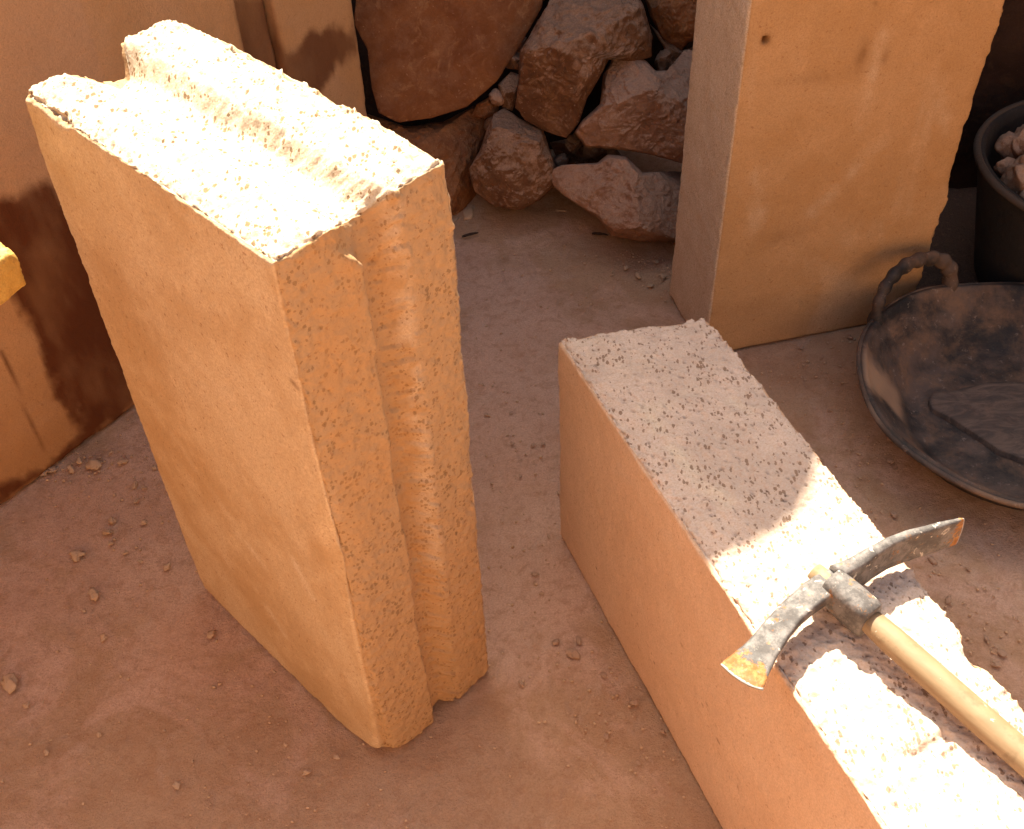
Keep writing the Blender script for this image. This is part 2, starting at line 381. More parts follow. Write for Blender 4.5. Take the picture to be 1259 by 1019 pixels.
# =================================================================== GROUND
def ground():
    n = 150
    gx = np.concatenate([[-60, -25, -10, -5, -3, -2], np.linspace(-1.5, 1.6, n), [2.2, 3, 5, 10, 25, 60]])
    gy = np.concatenate([[-60, -25, -10, -5, -2.5, -1, 0], np.linspace(0.35, 2.6, n), [3, 4, 6, 10, 25, 60]])
    X, Y = np.meshgrid(gx, gy, indexing='ij'); Z = np.zeros_like(X)
    P = np.stack([X, Y, Z], -1).reshape(-1, 3)
    P[:, 2] = -0.0035 + 0.0028 * fbm(P, 7, 3, 3) + 0.0012 * fbm(P, 40, 2, 8)
    # swept dust banked against the boulders
    P[:, 2] += 0.012 * sstep(1.80, 1.98, P[:, 1] + 0.05 * vnoise(P, 9, 4)) * sstep(-0.5, -0.1, P[:, 0]) * (1 - sstep(0.30, 0.5, P[:, 0]))
    idx = np.arange(len(P)).reshape(X.shape)
    F = np.stack([idx[:-1, :-1], idx[1:, :-1], idx[1:, 1:], idx[:-1, 1:]], -1).reshape(-1, 4)
    me = mesh('ground', P, F)
    # where the red dust lies thick (1) and where bare screed shows (0)
    du = np.full(len(P), 0.55)
    def blob(px, py, rx, ry, v):
        c = at_z(px, py, 0); e = np.exp(-(((P[:, 0] - c[0]) / rx) ** 2 + ((P[:, 1] - c[1]) / ry) ** 2)); du[:] = du * (1 - e) + v * e
    blob(640, 560, 0.11, 0.38, 0.05); blob(640, 340, 0.16, 0.13, 0.12); blob(180, 640, 0.16, 0.22, 0.05)
    blob(60, 760, 0.2, 0.16, 0.30); blob(420, 980, 0.30, 0.14, 0.85); blob(760, 330, 0.15, 0.12, 0.75)
    blob(570, 880, 0.08, 0.06, 0.9); blob(760, 960, 0.12, 0.1, 0.65); blob(640, 760, 0.07, 0.12, 0.25)
    blob(990, 450, 0.14, 0.12, 0.85); blob(1150, 720, 0.12, 0.14, 0.5); blob(600, 270, 0.3, 0.05, 0.9)
    fattr(me, 'dust', du)
    fattr(me, 'corner_shade', sstep(0.70, 0.84, P[:, 0] + 0.25 * (P[:, 1] - 1.6)) * sstep(1.50, 1.62, P[:, 1]))  # mask of the shaded corner that the floor colour darkens
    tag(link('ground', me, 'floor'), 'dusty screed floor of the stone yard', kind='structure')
ground()

# =================================================================== AWNING that shades the yard, and unseen walls added to bounce or block light
ROOF_Z = 2.3
sh = SUNV[:2] / SUNV[2] * ROOF_Z
edge_map = [(-6.0, 0.50), (-2.0, 0.56), (-0.9, 0.575), (-0.45, 0.585), (-0.25, 0.59), (-0.12, 0.52), (0.0, 0.45), (0.08, 0.412), (0.16, 0.394), (0.22, 0.393),
            (0.255, 0.401), (0.286, 0.413), (0.328, 0.435), (0.362, 0.466), (0.386, 0.502), (0.397, 0.535), (0.41, 0.565), (0.45, 0.59), (0.55, 0.60), (0.8, 0.585), (1.4, 0.55), (6.0, 0.5)]
def awning():
    bm = bmesh.new()
    fr = [(x + sh[0], y + sh[1]) for x, y in edge_map]
    lo = [bm.verts.new((x, y, ROOF_Z)) for x, y in fr]; lb = [bm.verts.new((x, 6.5, ROOF_Z + 0.35)) for x, y in fr]
    hi = [bm.verts.new((x, y, ROOF_Z + 0.006)) for x, y in fr]; hb = [bm.verts.new((x, 6.5, ROOF_Z + 0.356)) for x, y in fr]
    for i in range(len(fr) - 1):
        bm.faces.new((lo[i], lb[i], lb[i + 1], lo[i + 1])); bm.faces.new((hi[i], hi[i + 1], hb[i + 1], hb[i]))
        bm.faces.new((lo[i], lo[i + 1], hi[i + 1], hi[i])); bm.faces.new((lb[i], hb[i], hb[i + 1], lb[i + 1]))
    bm.faces.new((lo[0], hi[0], hb[0], lb[0])); bm.faces.new((lo[-1], lb[-1], hb[-1], hi[-1]))
    bmesh.ops.recalc_face_normals(bm, faces=bm.faces)
    r = empty('awning', (0, 4.5, 0))
    tag(r, 'brown canvas awning with a slack front edge over the yard', 'awning')
    me = bpy.data.meshes.new('canvas'); bm.to_mesh(me); bm.free()
    o = link('canvas', me, 'canvas', r, smooth=False); o.location = (0, -4.5, 0)
    for x in (-4.2, 4.2):
        b = bmesh.new(); bmesh.ops.create_cone(b, cap_ends=True, segments=12, radius1=0.05, radius2=0.045, depth=2.42)
        me = bpy.data.meshes.new('post'); b.to_mesh(me); b.free()
        o = link('post', me, 'timber', r); o.location = (x, 2.7 - 4.5, 1.20)
awning()
def plain_wall(name, x0, x1, y0, y1, h, label):
    S = (x1 - x0, y1 - y0, h + 0.02)
    C = [[[np.array([(x0, x1)[i], (y0, y1)[j], (-0.02, h)[k]]) for k in (0, 1)] for j in (0, 1)] for i in (0, 1)]
    o = block(name, S, C, 'unseen_wall', step=0.16, r_edge=0.02, chip=0.0, seed=77)
    tag(o, label, 'wall')
def slant_wall(a, b, th, h, label):
    a = np.array([a[0], a[1], -0.02]); b = np.array([b[0], b[1], -0.02]); t = unit(b - a); n = np.array([t[1], -t[0], 0])
    C = [[[(a, b)[i] + n * th * j + np.array([0, 0, (h + 0.02) * k]) for k in (0, 1)] for j in (0, 1)] for i in (0, 1)]
    o = block('unseen_wall', (float(np.linalg.norm(b - a)), th, h + 0.02), C, 'unseen_wall', step=0.12, r_edge=0.02, chip=0.0, seed=77)
    me = o.data; bm = bmesh.new(); bm.from_mesh(me); bmesh.ops.recalc_face_normals(bm, faces=bm.faces); bm.to_mesh(me); bm.free()
    tag(o, label, 'wall')
slant_wall((-2.7, 1.0), (-0.9, -1.9), 0.3, 2.2, 'unseen slanting ochre wall added to bounce sun onto left-facing sides')  # added out of view, angled to throw sun onto left-facing stone sides
slant_wall((-0.9, -2.0), (3.2, -2.3), 0.3, 2.2, 'unseen ochre wall facing the awning, added for warm bounce')  # added behind the camera for warm bounce
plain_wall('unseen_wall', 1.42, 1.70, 0.75, 5.0, 1.9, 'unseen ochre wall added to keep light off the bucket corner')  # added out of view to block light from the bucket corner

# =================================================================== A: grooved block standing on end
HA = 0.80
A = {}
A['f0'], A['l0'], A['r0'] = at_z(476, 947, 0), at_z(247, 722, 0), at_z(603, 825, 0)
A['f1'], A['l1'], A['r1'] = at_z(336, 322, HA), at_z(19, 108, HA), at_z(554, 193, HA)
A['b0'] = A['l0'] + A['r0'] - A['f0']; A['b1'] = at_z(205, 10, HA)
SA = (0.41, 0.188, HA)      # x: along the wide face, y: thickness, z: up
CA = [[[A['f0'], A['f1']], [A['r0'], A['r1']]], [[A['l0'], A['l1']], [A['b0'], A['b1']]]]
def a_offset(V, W):
    y = V[:, 1] + 0.0040 * fbm(W, 14, 2, 4) + 0.0018 * fbm(W, 70, 2, 6)
    top = sstep(0.745, 0.785, V[:, 2])
    prof = sstep(0.080 - 0.034 * top, 0.090 + 0.006 * top, y) * (1 - sstep(0.100 + 0.002 * top, 0.132 - 0.008 * top, y))
    fade = (1 - 0.35 * sstep(0.25, 0.0, V[:, 2])) * (1 - 0.16 * top)
    return (0.0185 + 0.004 * top + 0.002 * fbm(W, 20, 2, 9)) * prof * fade
def a_carve(V, N, W):
    y = V[:, 1] + 0.0035 * fbm(W, 14, 2, 4) + 0.0015 * fbm(W, 70, 2, 6)
    prof = sstep(0.078, 0.096, y) * (1 - sstep(0.102, 0.134, y))
    rim = np.clip(1 - np.abs(N[:, 1]) * 1.6, 0, 1)
    dep = 0.023 + 0.003 * fbm(W, 20, 2, 9)
    out = np.zeros(len(V))
    # pick marks across the groove's far slope
    slope = sstep(0.096, 0.104, y) * (1 - sstep(0.122, 0.136, y)) * rim
    za = (V[:, 2] + 0.5 * (V[:, 1] - 0.11) + 0.006 * vnoise(W, 30, 25)) / 0.0105; zi = np.floor(za)
    yi = np.floor((V[:, 1] + 0.006 * _h(zi, zi * 0, zi * 0, 5)) / 0.016)
    strike = 0.0034 * (_h(zi, yi, zi * 0, 6) - 0.5) + 0.0026 * (za - zi - 0.5) * (_h(zi, yi, zi * 0, 7) > 0.3)
    ph = (V[:, 2] + V[:, 0]) * 2 * math.pi / 0.0125 + 7.0 * vnoise(W, 22, 21) + 60 * (V[:, 1] - 0.11)
    out += slope * np.where(N[:, 2] > 0.5, 0.0028 * fbm(W, 60, 3, 24), strike + 0.0030 * fbm(W * np.array([1, 0.6, 1]), 90, 3, 23))
    # worn lower front corner, knocked edge half way up the front arris
    out -= 0.010 * np.exp(-((V[:, 0] - 0.0) / 0.02) ** 2 - ((V[:, 1]) / 0.02) ** 2 - ((V[:, 2] - 0.42) / 0.07) ** 2)
    out -= 0.003 * np.exp(-(V[:, 0] / 0.03) ** 2 - ((V[:, 1]) / 0.022) ** 2) * sstep(0.30, 0.0, V[:, 2])
    # rounded far lip of the near half of the head
    out -= 0.018 * np.exp(-((V[:, 0] - 0.41) / 0.05) ** 2 - ((V[:, 1] - 0.085) / 0.03) ** 2) * (N[:, 2] > 0.3)
    return out
def a_radius(V, r):
    low = sstep(0.55, 0.05, V[:, 2]) * np.exp(-(V[:, 1] / 0.05) ** 2) * np.exp(-(V[:, 0] / 0.06) ** 2)
    r = r + 0.011 * low
    far = np.exp(-((V[:, 0] - 0.41) / 0.06) ** 2) * np.exp(-((V[:, 2] - HA) / 0.06) ** 2)
    r = r + 0.009 * far
    toe = np.exp(-((V[:, 0] - 0.41) / 0.08) ** 2) * np.exp(-(V[:, 2] / 0.08) ** 2)
    r = r + 0.022 * np.exp(-(V[:, 0] / 0.06) ** 2 - (V[:, 1] / 0.05) ** 2 - (V[:, 2] / 0.07) ** 2)
    return r + 0.012 * toe
def a_ochre(V, N, W):
    f = sstep(0.3, 0.8, -N[:, 0]); y = V[:, 1]
    tex = np.clip(0.42 + 0.8 * fbm(W * np.array([1, 0.8, 1.2]), 30, 5, 33, 0.7), 0, 1)
    gr = np.exp(-((y - 0.104) / 0.017) ** 2) * (0.45 + 0.55 * np.exp(-((V[:, 2] - 0.42) / 0.16) ** 2))
    lf = sstep(0.01, 0.03, y) * (1 - sstep(0.07, 0.085, y)) * sstep(0.35, 0.55, V[:, 2]) * 0.75
    return f * tex * np.maximum(0.9 * gr, 0.7 * lf)
def px_blobs(items, X):
    """irregular patches at given photo places: (px,py,radius m, strength)"""
    out = np.zeros(len(X))
    return out
def seg_mask(X, a, b, w):
    a = np.asarray(a); b = np.asarray(b); t = np.clip(((X - a) @ (b - a)) / ((b - a) @ (b - a)), 0, 1)
    return np.exp(-(np.linalg.norm(X - (a + t[:, None] * (b - a)), axis=1) / w) ** 2)
def a_marks(V, N, W, X):
    n = np.cross(A['l0'] - A['f0'], A['f1'] - A['f0']); n = unit(n)
    pl = np.zeros(len(V)); st = np.zeros(len(V))
    tex = np.clip(0.55 + 0.9 * fbm(W, 60, 3, 51), 0, 1)
    for (x0, y0, x1, y1, w, s) in [(290, 655, 322, 692, 0.010, 0.75), (362, 690, 385, 735, 0.010, 0.7), (330, 750, 350, 780, 0.008, 0.6), (215, 540, 300, 660, 0.010, 0.25),
                                   (185, 480, 300, 470, 0.03, 0.2), (405, 620, 425, 700, 0.012, 0.5), (60, 250, 110, 330, 0.03, 0.25)]:
        pl = np.maximum(pl, s * tex * seg_mask(X, at_plane(x0, y0, A['f0'], n), at_plane(x1, y1, A['f0'], n), w))
    for (x0, y0, x1, y1, w, s) in [(360, 470, 385, 500, 0.0035, 0.8), (365, 530, 400, 557, 0.005, 0.9), (430, 690, 440, 700, 0.006, 0.8), (345, 350, 385, 545, 0.006, 0.35)]:
        st = np.maximum(st, s * np.clip(tex * 1.6 - 0.4, 0, 1) * seg_mask(X, at_plane(x0, y0, A['f0'], n), at_plane(x1, y1, A['f0'], n), w))
    pl = np.maximum(pl, 0.40 * (N[:, 0] < -0.4) * np.exp(-((V[:, 1] - 0.122) / 0.009) ** 2) * np.clip(2.2 * tex - 0.7, 0, 1) * sstep(0.2, 0.35, V[:, 2]))
    return st * 0.8, pl
oA = block('standing_block', SA, CA, 'block', step=(0.0018, 0.0016, 0.0022), r_edge=0.0045, chip=0.014, seed=1,
           face_rough={(2, 1): 1.0, (0, 0): 0.62, (0, 1): 0.6, (2, 0): 0.5}, hook={'carve': a_carve, 'radius': a_radius, 'ochre': a_ochre, 'offset': a_offset}, marks=a_marks)
tag(oA, 'ochre limestone block standing on end with a groove cut round its sunlit top', 'stone block')

# =================================================================== B: block lying on edge, under the pick
HB = 0.39
b_tl, b_tr = at_z(683, 413, HB), at_z(869, 386, HB)
dl = unit(at_z(1086, 1015, HB) - b_tl); dr = unit(at_z(1256, 864, HB) - b_tr)
b_bl = at_z(688, 656, 0); db = unit(at_z(886, 1018, 0) - b_bl)
LB = 0.80
CB = [[[b_bl, b_tl], [b_bl + (b_tr - b_tl), b_tr]], [[b_bl + db * LB, b_tl + dl * LB], [b_bl + db * LB + (b_tr - b_tl), b_tr + dr * LB]]]
SB = (LB, 0.19, HB)        # x: towards the camera along the block, y: across, z: up
nk = [at_z(1169, 903, HB), at_z(1135, 925, HB)]
def to_local(X3, C, S):
    e0 = C[1][0][1] - C[0][0][1]; e1 = C[0][1][1] - C[0][0][1]; d = X3 - C[0][0][1]
    m = np.array([[e0[0], e1[0]], [e0[1], e1[1]]]); t = np.linalg.solve(m, d[:2]); return t[0] * S[0], t[1] * S[1]
def b_carve(V, N, W):
    out = np.zeros(len(V)); up = (N[:, 2] > 0.7)
    for (xa, ya, xb, yb, w, dep) in [(1171, 902, 1134, 926, 0.0045, 0.006), (1180, 919, 1138, 943, 0.003, 0.003)]:
        la = to_local(at_z(xa, ya, HB), CB, SB); lb = to_local(at_z(xb, yb, HB), CB, SB)
        a = np.array([la[0], la[1], HB]); b = np.array([lb[0], lb[1], HB])
        out -= dep * up * np.clip(seg_mask(V, a, b, w) * 1.6, 0, 1)
    l = to_local(at_z(1187, 800, HB), CB, SB)          # bite out of the far arris
    out -= 0.016 * np.exp(-((V[:, 0] - l[0]) / 0.014) ** 2 - ((V[:, 1] - 0.19) / 0.016) ** 2 - ((V[:, 2] - HB) / 0.03) ** 2)
    return out
def b_marks(V, N, W, X):
    pl = np.zeros(len(V)); st = np.zeros(len(V))
    tex = np.clip(0.5 + 1.1 * fbm(W, 45, 4, 61), 0, 1)
    for (x0, y0, x1, y1, w, s) in [(790, 500, 850, 580, 0.010, 0.9), (850, 580, 890, 615, 0.012, 0.8), (800, 505, 860, 480, 0.010, 0.5), (720, 420, 800, 450, 0.03, 0.35), (900, 495, 920, 505, 0.008, 0.8)]:
        pl = np.maximum(pl, s * tex * seg_mask(X, at_z(x0, y0, HB), at_z(x1, y1, HB), w))
    n = unit(np.cross(b_bl + db - b_bl, b_tl - b_bl))
    for (x0, y0, x1, y1, w, s) in [(730, 690, 740, 715, 0.004, 0.5), (765, 730, 830, 870, 0.009, 0.30), (840, 800, 900, 960, 0.012, 0.30)]:
        st = np.maximum(st, s * (pits(W * np.array([0.5, 1, 1.6]), 140, 66, 0.5, 0.1, 0.4) > 0.3) * 2.0 * seg_mask(X, at_plane(x0, y0, b_bl, n), at_plane(x1, y1, b_bl, n), w))
    return st, pl
oB = block('lying_block', SB, CB, 'lying', step=(0.0020, 0.0017, 0.0032), r_edge=0.005, chip=0.010, seed=2, face_rough={(2, 1): 1.0, (0, 0): 0.5, (1, 1): 0.6},
           hook={'carve': b_carve, 'radius': lambda V, r: r + 0.006 * np.exp(-(V[:, 0] / 0.03) ** 2) * np.exp(-((V[:, 2] - HB) / 0.03) ** 2)}, marks=b_marks)
tag(oB, 'long pinkish limestone block lying on edge, half in sun, carrying the pick', 'stone block')

# =================================================================== C: amber block standing behind
rc = 0.2206; ca = np.array([math.cos(rc), math.sin(rc), 0]); cb = np.array([-math.sin(rc), math.cos(rc), 0])
c0 = np.array([0.3501, 1.4566, 0.0])
zz = np.array([0, 0, 0.80])
WC, TC = 0.41, 0.188
CC = [[[c0 + ca * WC * i + cb * TC * j + zz * k for k in (0, 1)] for j in (0, 1)] for i in (0, 1)]
def c_local(px, py):
    P = at_plane(px, py, c0, cb); d = P - c0; return float(d @ ca), float(d[2])
def c_carve(V, N, W):
    out = np.zeros(len(V)); fr = N[:, 1] < -0.7
    x, z = c_local(941, 49)
    out -= 0.013 * fr * np.clip(2.5 * np.exp(-((V[:, 0] - x) / 0.0048) ** 2 - ((V[:, 2] - z) / 0.0048) ** 2) - 0.6, 0, 1)
    out += 0.008 * fbm(W, 30, 3, 71) * np.exp(-((V[:, 0] - WC) / 0.012) ** 2)
    out += 0.005 * vnoise(W, 12, 72) * np.exp(-((V[:, 0] - WC) / 0.012) ** 2)
    return out
def c_marks(V, N, W, X):
    st = np.zeros(len(V)); pl = np.zeros(len(V)); fr = (N[:, 1] < -0.7)
    tex = np.clip(0.5 + 1.1 * fbm(W, 40, 4, 81), 0, 1)
    for (px, py, rx, rz, s) in [(941, 49, 0.007, 0.007, 1.3), (1060, 68, 0.009, 0.022, 0.9), (1088, 70, 0.006, 0.012, 0.6), (905, 48, 0.012, 0.012, 0.5), (960, 290, 0.05, 0.02, 0.30), (1076, 4, 0.004, 0.004, 0.8), (1000, 95, 0.07, 0.012, 0.25), (930, 380, 0.06, 0.03, 0.2)]:  # first patch paints the carved hole's shade; the others are stains
        x, z = c_local(px, py)
        st = np.maximum(st, s * fr * (0.35 + 0.65 * tex) * np.exp(-((V[:, 0] - x) / rx) ** 2 - ((V[:, 2] - z) / rz) ** 2))
    for (x0, y0, x1, y1, w, s) in [(1060, 150, 1085, 40, 0.012, 0.35), (1000, 260, 1080, 180, 0.015, 0.35), (925, 200, 935, 260, 0.01, 0.3), (1150, 100, 1165, 160, 0.015, 0.3)]:
        a = at_plane(x0, y0, c0, cb); b = at_plane(x1, y1, c0, cb)
        pl = np.maximum(pl, s * fr * tex * seg_mask(X, a, b, w))
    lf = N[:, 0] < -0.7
    pl = np.maximum(pl, lf * (0.7 + 0.3 * tex))  # left side paler: pinkish stone, plus missing light put into its colour
    return st, pl
oC = block('standing_block', (WC, TC, 0.80), CC, 'back', step=0.0028, r_edge=0.005, chip=0.006, seed=3, face_rough={(0, 0): 0.18, (2, 1): 0.8, (0, 1): 0.8}, hook={'carve': c_carve}, marks=c_marks)
tag(oC, 'amber limestone block standing on end behind the round rubber tub', 'stone block')

# =================================================================== D: damp-stained slabs along the side
d0 = at_z(0, 625, 0); d1 = at_z(165, 500, 0)
dt = unit(d1 - d0); dn = np.array([dt[1], -dt[0], 0])       # dn faces the camera
def dpar(px, py): return float((at_plane(px, py, d0, dn) - d0) @ dt)
s_a, s_b, s_c = dpar(290, 0), dpar(335, 0), dpar(441, 40)
def in_poly(px, py, poly):
    n = len(poly); ins = np.zeros(len(px), bool); dist = np.full(len(px), 1e9)
    for i in range(n):
        (x1, y1), (x2, y2) = poly[i], poly[(i + 1) % n]
        c = ((y1 > py) != (y2 > py)) & (px < (x2 - x1) * (py - y1) / ((y2 - y1) if y2 != y1 else 1e-9) + x1); ins ^= c
        L = (x2 - x1) ** 2 + (y2 - y1) ** 2; t = np.clip(((px - x1) * (x2 - x1) + (py - y1) * (y2 - y1)) / L, 0, 1)
        dist = np.minimum(dist, np.hypot(px - (x1 + t * (x2 - x1)), py - (y1 + t * (y2 - y1))))
    return np.where(ins, dist, -dist)
def d_uv(pts):      # photo places -> metres along / up the slab face
    o = []
    for x, y in pts:
        P = at_plane(x, y, d0, dn); o.append((float((P - d0) @ dt), float(P[2])))
    return o
damp = d_uv([(-60, 300), (10, 255), (60, 235), (120, 270), (175, 470), (170, 500), (0, 625), (-150, 740), (-150, 650), (0, 595), (60, 572), (100, 532), (70, 470), (40, 395), (-10, 340)])
damp2 = d_uv([(290, 0), (336, 0), (352, 60), (370, 110), (330, 140), (300, 60)])
damp3 = d_uv([(385, 30), (432, 35), (440, 60), (415, 80), (385, 120), (350, 110), (352, 70)])
def d_marks(V, N, W, X):
    s = (X - d0) @ dt; z = X[:, 2]
    wob = 0.055 * fbm(W, 11, 6, 91, 0.62) + 0.035 * fbm(W * np.array([1, 1, 0.35]), 38, 4, 92, 0.6)
    m = np.zeros(len(V))
    for poly, soft, amt in ((damp, 0.014, 1.0), (damp2, 0.008, 0.8), (damp3, 0.012, 0.85)):
        m = np.maximum(m, amt * sstep(-soft, soft, in_poly(s, z, poly) + wob * (0.6 if poly is not damp2 else 0.15)))
    m *= np.clip(0.95 + 0.35 * fbm(W * np.array([1, 1, 0.35]), 26, 4, 95), 0, 1)
    m = np.maximum(m, 0.3 * sstep(0.45, 0.0, z + wob))
    pl = np.clip(1.6 * fbm(W * np.array([1, 1, 0.4]), 24, 3, 96) - 0.75, 0, 1) * 0.8
    pl = np.maximum(pl, 0.55 * sstep(0.35, 0.6, z + 2 * wob) * (s < 0.42))
    # plumb scratch
    a, b = d_uv([(2, 430), (56, 562)]); pa = d0 + dt * a[0] + np.array([0, 0, a[1]]); pb = d0 + dt * b[0] + np.array([0, 0, b[1]])
    m = np.maximum(m, 0.8 * seg_mask(X, pa, pb, 0.0028) * (vnoise(W, 40, 97) > -0.5))
    return m, pl
def d_block(sa, sb, back, h, seed, label, th=0.20):
    P = d0 + dt * sa - dn * back; Q = d0 + dt * sb - dn * back
    C = [[[(P if i == 0 else Q) - dn * th * j + np.array([0, 0, h * k]) for k in (0, 1)] for j in (0, 1)] for i in (0, 1)]
    # x along, y away from the yard, z up
    o = block('wall_slab', (sb - sa, th, h), C, 'slab', step=0.006, r_edge=0.006, chip=0.012, seed=seed, smooth_amp=1.6, marks=d_marks,
              face_rough={(2, 1): 0.6})
    return tag(o, label, 'stone slab', 'slabs set upright along the yard side')
d_block(-0.55, s_a, 0.0, 1.25, 6, 'wide brown stone slab with a dark damp stain near the floor')
d_block(s_a + 0.002, s_b, 0.018, 1.25, 7, 'narrow dark damp stone strip recessed between two upright slabs')
d_block(s_b + 0.002, s_c, 0.002, 1.20, 8, 'ochre stone slab with a blotchy damp patch beside the rust boulder')

# ledge slab poking in past the stained slab, resting on a block outside the view
ZL, TL = 0.70, 0.044
k0 = at_z(20, 306, ZL); e1 = unit(at_z(0, 320, ZL) - k0); e2 = unit(at_z(0, 293.5, ZL) - k0)
k0 = k0 - np.array([0, 0, 0])
def ledge():
    S = (0.20, 0.95, TL)
    dn_ = np.array([0, 0, -TL])
    C = [[[k0 + e1 * S[0] * i + e2 * S[1] * j + dn_ * (1 - k) for k in (0, 1)] for j in (0, 1)] for i in (0, 1)]
    o = block('ledge_slab', S, C, 'ledge', step=0.003, r_edge=0.005, chip=0.020, seed=12, face_rough={(2, 1): 0.8, (1, 0): 0.45, (0, 0): 0.45})
    # winding: e1 x e2 may be flipped
    me = o.data; bm = bmesh.new(); bm.from_mesh(me); bmesh.ops.recalc_face_normals(bm, faces=bm.faces); bm.to_mesh(me); bm.free()
    tag(o, 'yellow stone slab end with a chipped corner catching the sun before the stained slab', 'stone slab')
    c = k0 + e1 * 0.10 + e2 * 0.66
    h = ZL - TL
    xs = (c[0] - 0.42, -0.93)
    C2 = [[[np.array([xs[i], c[1] - 0.12 + 0.24 * j, h * k]) for k in (0, 1)] for j in (0, 1)] for i in (0, 1)]
    o = block('support_block', (xs[1] - xs[0], 0.24, h), C2, 'block', step=0.02, r_edge=0.008, chip=0.01, seed=13)
    tag(o, 'ochre stone block carrying the yellow slab', 'stone block')
ledge()

# =================================================================== rock builder
_b = bmesh.new(); bmesh.ops.create_icosphere(_b, subdivisions=7, radius=1.0)
ICO = np.array([v.co[:] for v in _b.verts]); ICOF = np.array([[v.index for v in f.verts] for f in _b.faces]); _b.free()
_b = bmesh.new(); bmesh.ops.create_icosphere(_b, subdivisions=4, radius=1.0)
ICO4 = np.array([v.co[:] for v in _b.verts]); ICO4F = np.array([[v.index for v in f.verts] for f in _b.faces]); _b.free()
_b = bmesh.new(); bmesh.ops.create_icosphere(_b, subdivisions=3, radius=1.0)
ICO3 = np.array([v.co[:] for v in _b.verts]); ICO3F = np.array([[v.index for v in f.verts] for f in _b.faces]); _b.free()

def lump(rx, ry, rz, seed, base=3, amp=0.28):
    I, Fc = {3: (ICO3, ICO3F), 4: (ICO4, ICO4F)}[base]
    rg = np.random.default_rng(900 + seed); L = I.copy()
    for k in range(9):
        v = unit(rg.normal(size=3)); dd = L @ v; lim = rg.uniform(0.55, 0.85); L = L - np.clip(dd - lim, 0, None)[:, None] * v * 0.92
    L = L * (1 + amp * fbm(I * 1.0 + seed * 2.7, 1.7, 3, seed))[:, None] + 0.05 * fbm(I + seed, 6, 2, seed + 3)[:, None] * I
    return L * np.array([rx, ry, rz]), Fc
def traced_rock(name, outline, Y, thick, mat, label, cat='boulder', group=None, seed=0, facets=7, amp=0.05, back=0.8, planes=(), rough_k=1.0):
    """rock whose seen outline is the given one; Y is the yard distance of its middle, thick its half depth"""
    pts = np.array(outline, float); ctr = np.array([(pts[:, 0].min() + pts[:, 0].max()) / 2, (pts[:, 1].min() + pts[:, 1].max()) / 2])
    c3 = at_y(ctr[0], ctr[1], Y); n = unit(CAM - c3)
    ax = unit(np.cross(np.array([0, 0, 1.0]), n)); ay = np.cross(n, ax)
    q = []
    for x, y in pts:
        P = at_plane(x, y, c3, n) - c3; q.append((P @ ax, P @ ay))
    q = np.array(q)
    # radius as a function of direction
    th = np.linspace(-math.pi, math.pi, 721); R = np.zeros_like(th)
    for i in range(len(q)):
        a, b = q[i], q[(i + 1) % len(q)]; d = b - a
        ux, uy = np.cos(th), np.sin(th)
        den = ux * d[1] - uy * d[0]; den[np.abs(den) < 1e-12] = 1e-12
        t = (a[0] * d[1] - a[1] * d[0]) / den; u = (a[0] * uy - a[1] * ux) / den
        ok = (u >= -1e-6) & (u <= 1 + 1e-6) & (t > 0); R = np.where(ok, np.maximum(R, t), R)
    I = ICO; ang = np.arctan2(I[:, 1], I[:, 0]); rho = np.hypot(I[:, 0], I[:, 1])
    r = np.interp(ang, th, R) * rho ** 0.62
    Z = np.sign(I[:, 2]) * np.abs(I[:, 2]) ** 0.85 * thick
    Z = np.where(Z < 0, Z * back, Z)
    L = np.stack([r * np.cos(ang), r * np.sin(ang), Z], 1)
    size = R.mean()
    rg = np.random.default_rng(100 + seed)
    for k in range(facets):                        # break the front into facets
        v = unit(np.array([rg.uniform(-1, 1), rg.uniform(-0.9, 1), rg.uniform(0.55, 1.4)]))
        dd = L @ v; lim = np.percentile(dd, rg.uniform(86, 95)); L = L - np.clip(dd - lim, 0, None)[:, None] * v * 0.85
    for (vx, vy, vz, pc) in planes:
        v = unit((vx, vy, vz)); dd = L @ v; lim = np.percentile(dd, pc); L = L - np.clip(dd - lim, 0, None)[:, None] * v * 0.95
    W = L / size + seed * 5.3
    nrm = L / (np.linalg.norm(L * np.array([1, 1, size / thick]), axis=1, keepdims=True) + 1e-9)
    face = np.clip(np.abs(I[:, 2]) * 1.6, 0.30, 1)
    rid = 1 - np.abs(fbm(W, 2.3, 4, seed + 2)) * 2
    cut = 1 - 2 * np.abs(fbm(W + 0.25 * fbm(W, 2.2, 2, seed + 4)[:, None], 3.0, 5, seed + 6, 0.6))
    dsp = amp * size * (0.9 * fbm(W, 1.6, 4, seed + 1, 0.55) + 0.30 * rid * fbm(W, 5, 3, seed + 7) + 0.55 * (np.clip(cut, -0.2, 1) ** 2 - 0.4) * rough_k + 0.32 * rough_k * fbm(W, 11, 4, seed + 5, 0.6)) * face
    L = L + nrm * dsp[:, None]
    X = c3 + L[:, :1] * ax + L[:, 1:2] * ay + L[:, 2:3] * n
    X[:, 2] = np.maximum(X[:, 2], -0.03)
    base = np.array([c3[0], c3[1], X[:, 2].min()])
    me = mesh(name, X - base, ICOF); o = link(name, me, mat); o.location = base
    return tag(o, label, cat, group)

